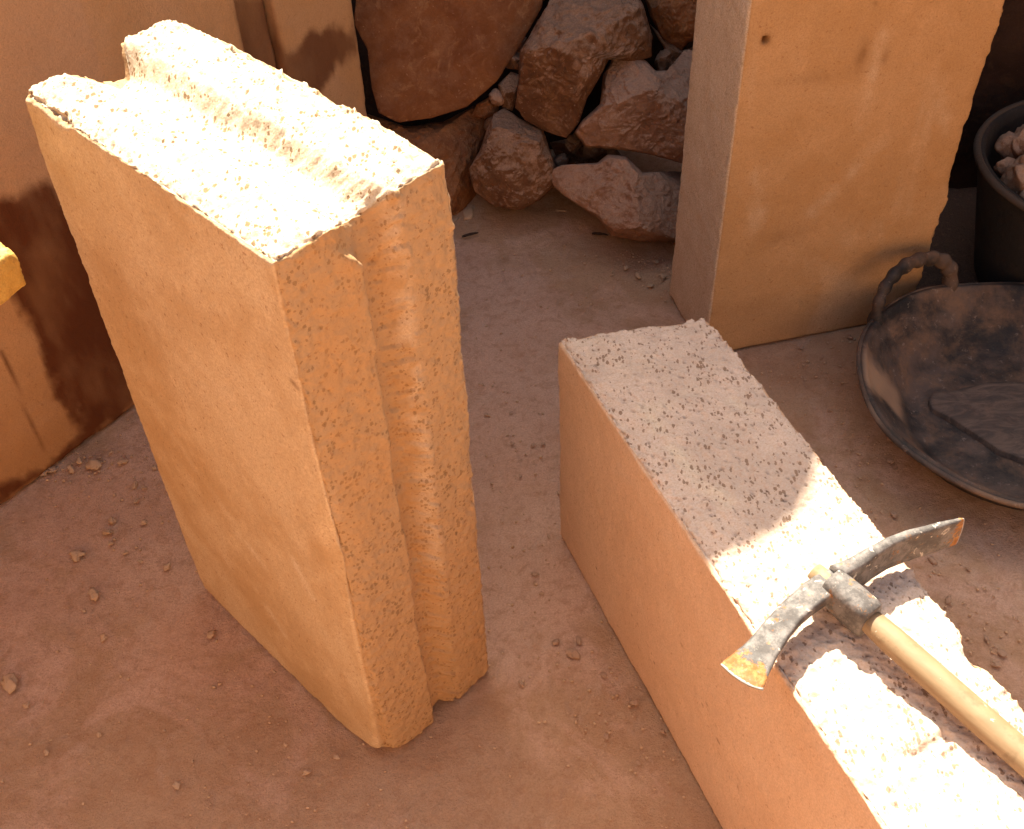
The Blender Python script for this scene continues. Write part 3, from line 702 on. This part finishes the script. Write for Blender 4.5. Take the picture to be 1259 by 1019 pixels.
G = 'boulders piled at the back of the yard'
traced_rock('boulder', [(441, -40), (436, 30), (452, 62), (457, 110), (466, 140), (490, 152), (530, 148), (575, 133), (612, 102), (640, 58), (668, 8), (672, -50), (560, -80)], 2.02, 0.11, 'rock_a',
            'large smooth rust-brown boulder beside the damp-patched slab', group=G, seed=1, facets=2, amp=0.035, rough_k=0.8, planes=((0.05, -0.10, 1, 45),))
traced_rock('boulder', [(452, 140), (500, 156), (545, 150), (582, 130), (604, 140), (600, 190), (588, 228), (580, 262), (545, 268), (480, 262), (450, 220)], 2.02, 0.10, 'rock_a',
            'reddish rock wedged beneath the large rust boulder', group=G, seed=2, facets=4, amp=0.08)
traced_rock('boulder', [(640, 62), (655, 40), (672, 8), (690, -25), (770, -30), (790, 5), (802, 45), (800, 70), (780, 76), (748, 72), (722, 120), (712, 150), (697, 168), (668, 160), (645, 148), (634, 132), (638, 98)], 1.98, 0.12, 'rock_b',
            'tall angular brown rock leaning above the blunt lower rock', group=G, seed=3, facets=6, amp=0.09)
traced_rock('boulder', [(742, 92), (755, 70), (775, 66), (795, 76), (806, 88), (820, 88), (842, 60), (880, 60), (885, 150), (870, 202), (838, 200), (800, 190), (760, 183), (720, 180), (706, 163), (716, 148), (738, 128)], 1.93, 0.11, 'rock_c',
            'pale pinkish rock with a knobbed top against the amber block', group=G, seed=4, facets=6, amp=0.08)
traced_rock('boulder', [(607, 140), (620, 132), (640, 146), (668, 160), (676, 185), (684, 208), (682, 228), (664, 245), (640, 258), (608, 254), (584, 236), (577, 208), (590, 185), (598, 162)], 1.94, 0.10, 'rock_b',
            'blunt brown rock resting on the floor under the tall angular rock', group=G, seed=5, facets=5, amp=0.09)
traced_rock('boulder', [(674, 211), (690, 203), (735, 200), (748, 190), (770, 192), (790, 212), (840, 210), (870, 215), (880, 280), (840, 296), (790, 297), (752, 290), (735, 268), (700, 245), (682, 230)], 1.85, 0.13, 'rock_c',
            'low wedge-shaped rock jutting out over the floor beside the amber block', group=G, seed=16, facets=5, amp=0.08, rough_k=0.55)
traced_rock('boulder', [(782, -40), (870, -40), (880, 40), (846, 52), (838, 62), (815, 50), (800, 20)], 2.10, 0.10, 'rock_a',
            'rust rock tucked above the knobbed pale rock', group=G, seed=7, facets=4, amp=0.08)
traced_rock('boulder', [(798, 28), (815, 45), (838, 62), (862, 55), (872, 90), (850, 105), (820, 92), (818, 62)], 2.06, 0.06, 'rock_b',
            'small brown rock caught between the pale and rust rocks', group=G, seed=8, facets=4, amp=0.08)
traced_rock('boulder', [(612, 104), (628, 88), (640, 92), (636, 120), (630, 136), (618, 132)], 2.02, 0.035, 'rock_b',
            'small upright stone beside the tall angular rock', cat='stone', group=G, seed=9, facets=3, amp=0.08)
traced_rock('boulder', [(586, 128), (606, 116), (616, 122), (612, 140), (596, 146), (580, 142)], 2.03, 0.03, 'rock_a',
            'small stone plugging the joint beneath the rust boulder', cat='stone', group=G, seed=10, facets=3, amp=0.08)
traced_rock('boulder', [(676, 175), (710, 168), (760, 186), (768, 196), (735, 202), (690, 206)], 2.10, 0.05, 'rock_b',
            'shadowed rock deep in the gap over the wedge-shaped rock', group=G, seed=11, facets=3, amp=0.08)
traced_rock('boulder', [(612, 60), (650, 20), (690, -20), (700, -60), (620, -60), (600, 30)], 2.16, 0.06, 'rock_a',
            'dim rust rock in the cleft right behind the large boulder', group=G, seed=12, facets=3, amp=0.08)
traced_rock('boulder', [(1222, -30), (1320, -30), (1330, 45), (1280, 62), (1240, 45), (1224, 30)], 2.25, 0.10, 'rock_b',
            'olive-brown rock above the bucket of stones', group=G, seed=13, facets=4, amp=0.08)

for i, (x, y, Y, r) in enumerate([(631, 72, 2.04, .022), (640, 52, 2.06, .018), (706, 176, 1.98, .020), (728, 184, 2.00, .024), (816, 74, 2.02, .020), (690, 196, 1.96, .016), (604, 152, 2.02, .018),
                                 (610, 120, 2.00, .016), (752, 194, 1.98, .018), (812, 100, 2.02, .022), (596, 172, 2.03, .016), (668, 40, 2.10, .026)]):
    v, f = lump(r * 1.2, r, r * 0.9, 500 + i, 4); P = at_y(x, y, Y)
    o = link('wedge_stone', mesh('wedge_stone', v, f), ('rock_b', 'rock_c')[i % 2]); o.location = P; o.rotation_euler = (i * 0.7, i * 1.3, i * 2.1)
    tag(o, 'small stone wedged in a gap between the piled boulders', 'stone', 'small stones wedged between the boulders')
# earth bank behind the boulders; gap shade is put into its near-black colour
def bank():
    nx, nz = 90, 40
    X, Z = np.meshgrid(np.linspace(-1.2, 3.0, nx), np.linspace(-0.05, 1.5, nz), indexing='ij')
    P = np.stack([X, 2.17 - 0.20 * sstep(0.72, 0.95, X) + 0.10 * Z, Z], -1).reshape(-1, 3)
    P[:, 1] += 0.05 * fbm(P, 4, 4, 5) + 0.03 * fbm(P, 14, 3, 6)
    idx = np.arange(nx * nz).reshape(nx, nz)
    F = np.stack([idx[:-1, :-1], idx[1:, :-1], idx[1:, 1:], idx[:-1, 1:]], -1).reshape(-1, 4)
    o = link('earth_bank', mesh('earth_bank', P, F), 'earth'); tag(o, 'earth bank behind the boulders, coloured near-black for the shade in their gaps', kind='structure')
bank()

# =================================================================== rubber tub, deep bucket
def lathe(profile, seg, wob=None):
    V = []; F = []
    th = np.linspace(0, 2 * math.pi, seg, endpoint=False); n = len(profile)
    for (r, z) in profile:
        V.append(np.stack([r * np.cos(th), r * np.sin(th), np.full(seg, z)], 1))
    V = np.concatenate(V)
    for i in range(n - 1):
        for j in range(seg):
            k = (j + 1) % seg; F.append((i * seg + j, i * seg + k, (i + 1) * seg + k, (i + 1) * seg + j))
    return V, np.array(F)
def dense(profile, step):
    o = [profile[0]]
    for a, b in zip(profile[:-1], profile[1:]):
        k = max(1, int(math.hypot(b[0] - a[0], b[1] - a[1]) / step))
        o += [(a[0] + (b[0] - a[0]) * t / k, a[1] + (b[1] - a[1]) * t / k) for t in range(1, k + 1)]
    return o
def tube(pts, rad, seg=10, flat=1.0, up=None):
    pts = np.array(pts, float); V = []; F = []
    for i, p in enumerate(pts):
        t = unit(pts[min(i + 1, len(pts) - 1)] - pts[max(i - 1, 0)])
        a = np.array(up if up is not None else (0, 0, 1.0)); s = unit(np.cross(t, a)); b = np.cross(s, t)
        rr = rad[i] if hasattr(rad, '__len__') else rad
        for j in range(seg):
            w = 2 * math.pi * j / seg; V.append(p + rr * (math.cos(w) * s * flat + math.sin(w) * b))
    n = len(pts)
    for i in range(n - 1):
        for j in range(seg):
            k = (j + 1) % seg; F.append((i * seg + j, i * seg + k, (i + 1) * seg + k, (i + 1) * seg + j))
    F = [list(f) for f in F]; F.append(list(range(seg))[::-1]); F.append([(n - 1) * seg + j for j in range(seg)])
    return np.array(V), F
TUBC = np.array([0.832, 1.250, 0.0]); TR, TH = 0.268, 0.105
def tub():
    root = empty('rubber_tub', TUBC)
    tag(root, 'wide shallow black rubber tub caked with reddish dust, handle up', 'tub')
    prof = dense([(0.002, 0.004), (0.176, 0.002), (0.190, 0.005), (0.250, TH - 0.02), (TR - 0.004, TH - 0.012), (TR, TH - 0.005), (TR - 0.002, TH), (TR - 0.010, TH + 0.001), (TR - 0.016, TH - 0.010),
                  (0.182, 0.022), (0.176, 0.017), (0.165, 0.0125), (0.002, 0.0115)], 0.008)
    V, F = lathe(prof, 150)
    ang = np.arctan2(V[:, 1], V[:, 0]); rr = np.hypot(V[:, 0], V[:, 1])
    hz = np.clip(V[:, 2] / TH, 0, 1)
    k = 1 + hz * (0.018 * np.sin(2 * ang + 0.9) + 0.006 * np.sin(5 * ang + 2))
    V[:, 0] *= k; V[:, 1] *= k
    V[:, 2] += hz * (0.006 * np.sin(2 * ang + 2.4) + 0.003 * np.sin(7 * ang))
    V += 0.0012 * np.stack([fbm(V, 40, 3, s) for s in (1, 2, 3)], 1)
    V[:, 2] = np.maximum(V[:, 2], 0.001)
    me = mesh('tub_body', V, F)
    # mortar smear down the inside at the left
    inner = np.clip((V[:, 2] - 0.02) / 0.02, 0, 1) * (np.repeat(np.arange(len(prof)), 150) >= int(np.argmax([q[1] for q in prof])))
    L = at_z(1078, 455, TH) - TUBC; a0 = math.atan2(L[1], L[0])
    da = np.abs((ang - a0 + math.pi) % (2 * math.pi) - math.pi)
    sm = inner * (1 - sstep(0.09, 0.22, da + 0.09 * fbm(V, 30, 4, 7))) * np.clip(0.85 + 0.5 * fbm(V, 22, 4, 8), 0, 1)
    fattr(me, 'pale', sm)
    st_ = np.repeat(np.arange(len(prof)), 150); pk = int(np.argmax([q[1] for q in prof])); fattr(me, 'dusty', np.where(st_ >= pk, 1.0, 0.25))
    link('tub_body', me, 'rubber', root)
    # rim bead
    pts = [(TR * (1 + 0.018 * math.sin(2 * t + 0.9) + 0.006 * math.sin(5 * t + 2)) * math.cos(t), TR * (1 + 0.018 * math.sin(2 * t + 0.9) + 0.006 * math.sin(5 * t + 2)) * math.sin(t),
            TH - 0.004 + 0.006 * math.sin(2 * t + 2.4) + 0.003 * math.sin(7 * t)) for t in np.linspace(0, 2 * math.pi, 121)]
    v, f = tube(pts, 0.0045, 8); me = mesh('rim', v, f); fattr(me, 'pale', 0.05 + 0.25 * (vnoise(v, 20, 3) > 0.3)); fattr(me, 'dusty', np.full(len(v), 0.6)); link('rim', me, 'rubber', root)
    # the two loop handles: the seen one, and its mate on the opposite side
    fa = at_z(1080, 392, TH) - TUBC; fb = at_z(1168, 347, TH) - TUBC
    a1, a2 = math.atan2(fa[1], fa[0]), math.atan2(fb[1], fb[0])
    for turn in (0.0, math.pi):
        ca_, cb_ = a1 + turn, a2 + turn
        pts = []
        for t in np.linspace(0, 1, 49):
            a = ca_ + (cb_ - ca_) * (0.5 - 0.5 * math.cos(math.pi * t) * 1.0)
            hgt = math.sin(math.pi * t) ** 0.62
            rad_ = (TR - 0.002) * (1 + 0.018 * math.sin(2 * a + 0.9)) + 0.012 * hgt
            pts.append((rad_ * math.cos(a), rad_ * math.sin(a), TH - 0.022 + 0.088 * hgt))
        rad = [0.0135 + 0.0020 * math.sin(i * 1.25) for i in range(49)]
        v, f = tube(pts, rad, 16, 0.75); v = v + 0.0012 * np.stack([fbm(v, 60, 2, s) for s in (4, 5, 6)], 1)
        me = mesh('handle', v, f); fattr(me, 'pale', np.zeros(len(v))); fattr(me, 'dusty', np.full(len(v), 0.7)); link('handle', me, 'rubber', root)
    # dried crust: a cracked plate lying on the bottom
    pxs = [(1142, 492), (1148, 484), (1175, 480), (1215, 470), (1270, 470), (1330, 490), (1330, 560), (1290, 575), (1252, 562), (1228, 553), (1195, 531), (1165, 512), (1146, 502)]
    base = []
    for x, y in pxs:
        P = at_z(x, y, 0.022) - TUBC; base.append(P[:2])
    base = np.array(base)
    fine = []
    for i in range(len(base)):
        a, b = base[i], base[(i + 1) % len(base)]
        for t in np.linspace(0, 1, 6, endpoint=False): fine.append(a + (b - a) * t)
    fine = np.array(fine); c = fine.mean(0); rings = [1.0, 0.985, 0.9, 0.7, 0.45, 0.2]
    V = []; F = []; m = len(fine)
    for zi, k in [(0.0100, 1.0), (0.0225, 1.0)]:
        for q in fine: V.append((c[0] + (q[0] - c[0]) * k, c[1] + (q[1] - c[1]) * k, zi))
    for k in rings[1:]:
        for q in fine:
            x, y = c + (q - c) * k; V.append((x, y, 0.0245))
    V.append((c[0], c[1], 0.0245)); V = np.array(V)
    nr = 2 + len(rings) - 1
    for i in range(nr - 1):
        for j in range(m):
            k = (j + 1) % m; F.append([i * m + j, i * m + k, (i + 1) * m + k, (i + 1) * m + j])
    for j in range(m): F.append([(nr - 1) * m + j, (nr - 1) * m + (j + 1) % m, len(V) - 1])
    V[m:, 2] += 0.0035 * fbm(V[m:], 22, 4, 9)
    link('mortar_crust', mesh('mortar_crust', V, F), 'crust', root)
tub()

BR, BH = 0.235, 0.26
BKC = at_z(1374, 198, BH) * np.array([1, 1, 0])
def bucket():
    root = empty('rubber_bucket', BKC); tag(root, 'deep black rubber bucket heaped with broken stones', 'bucket')
    prof = dense([(0.002, 0.004), (0.165, 0.002), (0.175, 0.010), (BR - 0.006, BH - 0.02), (BR, BH - 0.008), (BR - 0.002, BH), (BR - 0.012, BH), (BR - 0.018, BH - 0.02), (0.165, 0.02), (0.002, 0.014)], 0.012)
    V, F = lathe(prof, 96); ang = np.arctan2(V[:, 1], V[:, 0]); hz = V[:, 2] / BH
    V[:, 0] *= 1 + 0.02 * hz * np.sin(2 * ang); V[:, 1] *= 1 + 0.02 * hz * np.sin(2 * ang)
    V[:, 2] = np.maximum(V[:, 2], 0.001)
    me = mesh('bucket_body', V, F); fattr(me, 'pale', np.zeros(len(V))); fattr(me, 'dusty', np.full(len(V), 0.5)); link('bucket_body', me, 'rubber_dark', root)
    pts = [(BR * (1 + 0.02 * math.sin(2 * t)) * math.cos(t), BR * (1 + 0.02 * math.sin(2 * t)) * math.sin(t), BH - 0.004) for t in np.linspace(0, 2 * math.pi, 91)]
    v, f = tube(pts, 0.007, 8); me = mesh('rim', v, f); fattr(me, 'pale', np.full(len(v), 0.12)); fattr(me, 'dusty', np.ones(len(v))); link('rim', me, 'rubber_dark', root)
bucket()

# stones in the bucket
spots = [(1236, 176, 0.235, .036), (1232, 206, 0.225, .030), (1262, 172, 0.250, .036), (1252, 222, 0.235, .032), (1272, 205, 0.250, .036), (1262, 252, 0.225, .032), (1300, 185, 0.260, .044), (1300, 232, 0.255, .042), (1280, 285, 0.225, .034),
         (1345, 205, 0.265, .046), (1335, 262, 0.250, .042), (1310, 300, 0.215, .036), (1385, 240, 0.255, .046), (1280, 150, 0.235, .04), (1335, 150, 0.250, .044), (1380, 300, 0.235, .04), (1242, 238, 0.210, .026), (1420, 190, 0.245, .046), (1385, 160, 0.255, .044)]
for i, (x, y, z, r) in enumerate(spots):
    P = at_z(x, y, z)
    d = P - BKC; rr = math.hypot(d[0], d[1]); lim = BR - 0.035 - r * 0.7 - 0.03 * (BH - z) / 0.1
    if rr > lim: P[:2] = BKC[:2] + d[:2] * lim / rr
    v, f = lump(r * random.uniform(0.9, 1.25), r * random.uniform(0.8, 1.1), r * random.uniform(0.7, 1.0), 40 + i, 4)
    o = link('broken_stone', mesh('broken_stone', v, f), 'rock_c'); o.location = P; o.rotation_euler = (random.random(), random.random(), random.random() * 6)
    tag(o, 'fist-sized broken stone heaped in the black bucket', 'stone', 'broken stones in the bucket')
# rubble under the top layer, so that the heap is full
v, f = lump(0.178, 0.178, 0.105, 77, 4, 0.1); v[:, 2] += 0.02 * fbm(v, 25, 3, 5)
o = link('rubble_fill', mesh('rubble_fill', v, f), 'rock_c'); o.location = BKC + np.array([0, 0, 0.115])
tag(o, 'packed rubble filling the black bucket under the stones', 'rubble', kind='stuff')

# =================================================================== the pick
ZT = HB + 0.002
def pick():
    org = at_z(1040, 718, ZT + 0.03)
    root = empty('hand_pick', org); tag(root, 'short-handled mason pick with axe and adze blades lying on the pinkish block', 'pick')
    h0 = at_z(1001, 702, ZT + 0.032); h1 = at_z(1259, 931, ZT + 0.017)
    hd = unit(h1 - h0); L = 0.62
    # handle
    pts = []; rad = []
    for t in np.linspace(0, 1, 40):
        s = t * L; pts.append(h0 + hd * s - org + np.array([0, 0, 0.006 * (t - 0.3) ** 2]))
        r = 0.0125 if s < 0.012 else 0.0155
        r = 0.0098 + 0.0022 * sstep(0.05, 0.10, np.array(s)) + 0.0010 * math.sin(t * 5.0)
        if t > 0.95: r *= 1 - 0.5 * ((t - 0.95) / 0.05) ** 2
        rad.append(float(r))
    rad[0] *= 0.86
    # start of the handle is rounded and peeps out of the eye
    v, f = tube(pts, rad, 20, 1.12)
    o = link('handle', mesh('handle', v, f), 'wood', root)
    # eye: flattened oval sleeve round the handle
    side = unit(np.cross(hd, (0, 0, 1.0)))         # to the right of the handle (towards lower left of the picture)
    ec = h0 + hd * 0.046
    V = []; F = []; secs = [(-0.026, 0.0125, 0.0165), (-0.0252, 0.0145, 0.0185), (-0.016, 0.0155, 0.0200), (0.0, 0.0165, 0.021), (0.018, 0.0160, 0.0205), (0.0255, 0.0150, 0.019), (0.0265, 0.0135, 0.017)]
    SEG = 32
    for (s, a, b) in secs:
        for j in range(SEG):
            w = 2 * math.pi * j / SEG; cx, cz = math.cos(w), math.sin(w)
            cx = math.copysign(abs(cx) ** 0.62, cx); cz = math.copysign(abs(cz) ** 0.62, cz)
            V.append(ec + hd * s + side * a * cx + np.array([0, 0, 1.0]) * b * cz - org)
    for i in range(len(secs) - 1):
        for j in range(SEG):
            k = (j + 1) % SEG; F.append([i * SEG + j, i * SEG + k, (i + 1) * SEG + k, (i + 1) * SEG + j])
    F.append(list(range(SEG))[::-1]); F.append([(len(secs) - 1) * SEG + j for j in range(SEG)])
    V = np.array(V); V += 0.0008 * np.stack([fbm(V, 70, 2, s) for s in (1, 2, 3)], 1)
    me = mesh('head', V, F); fattr(me, 'rust', np.zeros(len(V))); fattr(me, 'edge', np.zeros(len(V))); head = link('head', me, 'steel', root)
    # axe blade: lies flat, edge along the handle; upper and lower outline in the photo
    up = [(1030, 700), (1006, 708), (985, 722), (962, 742), (940, 766), (918, 791), (900, 806), (890, 813), (886, 817)]
    lo = [(1042, 742), (1019, 739), (1002, 751), (984, 767), (968, 787), (955, 808), (944, 832), (940, 843), (938, 849)]
    th = [0.019, 0.017, 0.014, 0.012, 0.010, 0.0085, 0.0065, 0.004, 0.0016]
    zc = [0.032] * 9
    def blade(name, up3, lo3, th, nrm, tipw, rustf):
        # resample along the length
        m = len(up3); T = np.linspace(0, m - 1, 40); J = 14; V = []; F = []; ru = []; ed = []
        U = np.array(up3); Lw = np.array(lo3); ii = np.arange(m)
        g = lambda A: np.stack([np.interp(T, ii, A[:, c]) for c in range(3)], 1)
        U, Lw = g(U), g(Lw); tt = np.interp(T, ii, th)
        for a in range(40):
            for s in (1, -1):
                for j in range(J + 1):
                    w = j / J if s == 1 else 1 - j / J
                    p = U[a] * (1 - w) + Lw[a] * w
                    # the cutting edge bows out a little
                    bow = tipw * sstep(30, 39, np.array(T[a] * 39 / (m - 1))) * (1 - (2 * w - 1) ** 2)
                    dirn = unit((U[-1] + Lw[-1]) / 2 - (U[-6] + Lw[-6]) / 2)
                    prof = (1 - abs(2 * w - 1) ** 24) ** 0.5
                    V.append(p + dirn * float(bow) + nrm * s * tt[a] / 2 * max(0.7, prof) - org)
                    q = T[a] / (m - 1); ru.append(rustf(q, w)); ed.append(sstep(0.93, 0.99, np.array(q)) * 1.0 + 0.0)
        R = 2 * (J + 1)
        for a in range(39):
            for j in range(R):
                k = (j + 1) % R; F.append([a * R + j, a * R + k, (a + 1) * R + k, (a + 1) * R + j])
        F.append(list(range(R))[::-1]); F.append([39 * R + j for j in range(R)])
        V = np.array(V); V += 0.0006 * np.stack([fbm(V, 90, 2, s) for s in (1, 2, 3)], 1)
        me = mesh(name, V, F); fattr(me, 'rust', ru); fattr(me, 'edge', ed)
        o = link(name, me, 'steel', head)
        bm = bmesh.new(); bm.from_mesh(me); bmesh.ops.recalc_face_normals(bm, faces=bm.faces); bm.to_mesh(me); bm.free()
    zv = np.array([0, 0, 1.0])
    blade('axe_blade', [at_z(x, y, ZT + z) for (x, y), z in zip(up, zc)], [at_z(x, y, ZT + z) for (x, y), z in zip(lo, zc)], th, zv, 0.004,
          lambda q, w: 0.85 * float(sstep(0.66, 0.80, np.array(q))))
    # adze blade: stands on its narrow edge, its face towards the handle
    top = [(1030, 700), (1052, 690), (1072, 677), (1092, 665), (1120, 654), (1150, 646), (1172, 640), (1181, 637.5), (1185, 637)]
    tz = [0.048, 0.049, 0.050, 0.050, 0.050, 0.050, 0.050, 0.050, 0.050]
    hw = [0.038, 0.040, 0.042, 0.042, 0.042, 0.041, 0.040, 0.040, 0.040]
    U3 = [at_z(x, y, ZT + z) for (x, y), z in zip(top, tz)]
    L3 = [p + np.array([0, 0, -w]) + hd * 0.002 for p, w in zip(U3, hw)]
    nrm = unit(np.array([hd[0], hd[1], 0]))
    blade('adze_blade', U3, L3, [0.018, 0.016, 0.0135, 0.012, 0.0105, 0.0085, 0.006, 0.004, 0.0018], nrm, 0.002,
          lambda q, w: 0.75 * float(sstep(0.70, 0.86, np.array(q))) * (0.5 + 0.5 * w))
pick()

# =================================================================== debris on the floor
chips = [(115, 573, 20, 'L'), (150, 568, 14, 'L'), (88, 577, 14, 'L'), (98, 568, 12, 'L'), (166, 596, 10, 'L'), (178, 600, 9, 'L'), (138, 640, 12, 'L'), (133, 654, 15, 'L'), (137, 668, 8, 'L'), (95, 683, 18, 'L'),
         (117, 731, 22, 'L'), (128, 785, 13, 'L'), (12, 840, 21, 'L'), (168, 617, 10, 'L'), (178, 643, 9, 'L'), (205, 697, 12, 'L'), (260, 780, 13, 'L'), (33, 868, 9, 'L'), (58, 925, 9, 'L'), (218, 966, 13, 'L'),
         (65, 578, 14, 'L'), (55, 583, 12, 'L'), (378, 950, 13, 'L'), (122, 903, 8, 'L'), (190, 575, 8, 'L'), (155, 680, 8, 'L'), (173, 690, 8, 'L'), (414, 931, 10, 'L'),
         (628, 508, 9, 'M'), (598, 510, 9, 'M'), (630, 546, 10, 'M'), (655, 548, 10, 'M'), (668, 546, 8, 'M'), (657, 706, 12, 'M'), (683, 790, 14, 'M'), (705, 806, 22, 'M'), (712, 788, 14, 'M'), (742, 830, 12, 'M'),
         (780, 865, 15, 'M'), (815, 900, 11, 'M'), (745, 905, 12, 'M'), (641, 842, 13, 'M'), (785, 938, 10, 'M'), (640, 585, 8, 'M'), (675, 660, 8, 'M'),
         (1095, 567, 14, 'R'), (1101, 578, 10, 'R'), (1094, 541, 12, 'R'), (1090, 521, 9, 'R'), (1098, 633, 12, 'R'), (1146, 690, 16, 'R'), (1165, 738, 15, 'R'), (1213, 785, 10, 'R'), (1231, 803, 18, 'R'), (1225, 818, 14, 'R'),
         (1045, 415, 10, 'R'), (985, 428, 9, 'R'), (1010, 440, 8, 'R'), (1190, 700, 9, 'R'), (1020, 505, 8, 'R'),
         (577, 262, 26, 'B'), (600, 256, 14, 'B'), (690, 262, 16, 'B'), (640, 276, 9, 'B'), (806, 322, 10, 'B'), (815, 340, 11, 'B'), (800, 352, 9, 'B'), (770, 330, 9, 'B'), (785, 340, 10, 'B'), (560, 272, 12, 'B'), (655, 268, 9, 'B'), (720, 268, 10, 'B')]
CH = {'L': ('loose ochre stone chip lying on the floor by the stained slabs', 'chips by the stained slabs'),
      'M': ('loose ochre stone chip lying on the floor between the grooved and lying blocks', 'chips between the two blocks'),
      'R': ('loose reddish stone chip lying on the floor near the rubber tub', 'chips near the tub'),
      'B': ('loose stone fragment lying at the foot of the boulders', 'fragments below the boulders')}
protos = []
for k in range(16):
    v, f = lump(1, 0.75, 0.36, 300 + k, 3, 0.9); protos.append(mesh('stone_chip', v, f))
for i, (x, y, s, g) in enumerate(chips):
    P = at_z(x, y, 0); dist = np.linalg.norm(P - CAM); r = 0.5 * s * dist / FPX * (0.95 if g in 'LB' else 0.75)
    o = link('stone_chip', protos[i % 8 + (0 if g in 'LB' else 8)], 'chip' if g in 'LB' else 'clod')
    o.scale = (r, r * random.uniform(0.75, 1.1), r * random.uniform(0.8, 1.15)); o.rotation_euler = (random.uniform(-.2, .2), random.uniform(-.2, .2), random.uniform(0, 6.3))
    o.location = (P[0], P[1], 0.25 * r)
    tag(o, CH[g][0], 'stone chip', CH[g][1])
# twigs
for (x0, y0, x1, y1, lab) in [(568, 288, 588, 283, 'thin dark twig lying on the swept dust below the blunt rock'), (728, 284, 748, 286, 'short dark twig in the shadow of the wedge-shaped rock')]:
    a = at_z(x0, y0, 0.012); b = at_z(x1, y1, 0.014); c = (a + b) / 2 + np.array([0, 0.002, 0.002])
    ts = np.linspace(0, 1, 7); pts = [(1 - t) ** 2 * a + 2 * t * (1 - t) * c + t * t * b - a for t in ts]
    v, f = tube(pts, [0.0022, 0.0030, 0.0026, 0.0030, 0.0024, 0.0022, 0.0012], 7)
    o = link('twig', mesh('twig', v, f), 'twig'); o.location = a - np.array([0, 0, 0.006]); tag(o, lab, 'twig')
# fine crumbs nobody could count
def crumbs():
    zones = [(130, 600, 90, 60, 160), (150, 700, 130, 90, 60), (620, 560, 60, 110, 110), (720, 830, 90, 90, 130), (620, 720, 40, 120, 50), (1000, 440, 80, 40, 130), (1150, 720, 80, 90, 130), (1080, 560, 40, 60, 70), (1010, 480, 60, 80, 60),
             (640, 270, 90, 10, 130), (800, 335, 45, 22, 150), (100, 900, 150, 90, 60), (400, 980, 160, 60, 60), (840, 950, 60, 70, 60), (690, 340, 90, 60, 60), (110, 560, 60, 14, 120), (1220, 800, 40, 50, 60), (350, 860, 70, 50, 50)]
    b = bmesh.new(); bmesh.ops.create_icosphere(b, subdivisions=1, radius=1.0)
    I = np.array([v.co[:] for v in b.verts]); Fc = np.array([[v.index for v in f.verts] for f in b.faces]); b.free()
    V = []; F = []; off = 0
    for (cx, cy, sx, sy, n) in zones:
        for _ in range(int(n * 2.2)):
            x, y = RNG.normal(cx, sx * 0.8), RNG.normal(cy, sy * 0.8)
            P = at_z(x, y, 0); r = 0.0006 + 0.0021 * RNG.random() ** 4
            if P[1] > 2.0: continue
            q = I * (1 + RNG.uniform(-0.35, 0.35, (len(I), 1))) * r * np.array([1.2, 1, 0.7])
            w = RNG.uniform(0, 6.28); c, s = math.cos(w), math.sin(w)
            q = np.stack([q[:, 0] * c - q[:, 1] * s, q[:, 0] * s + q[:, 1] * c, q[:, 2]], 1)
            V.append(q + np.array([P[0], P[1], 0.0])); F.append(Fc + off); off += len(I)
    o = link('stone_crumbs', mesh('stone_crumbs', np.concatenate(V), np.concatenate(F)), 'chip', smooth=False)
    tag(o, 'fine stone crumbs and grit strewn over the floor', 'grit', kind='stuff')
crumbs()
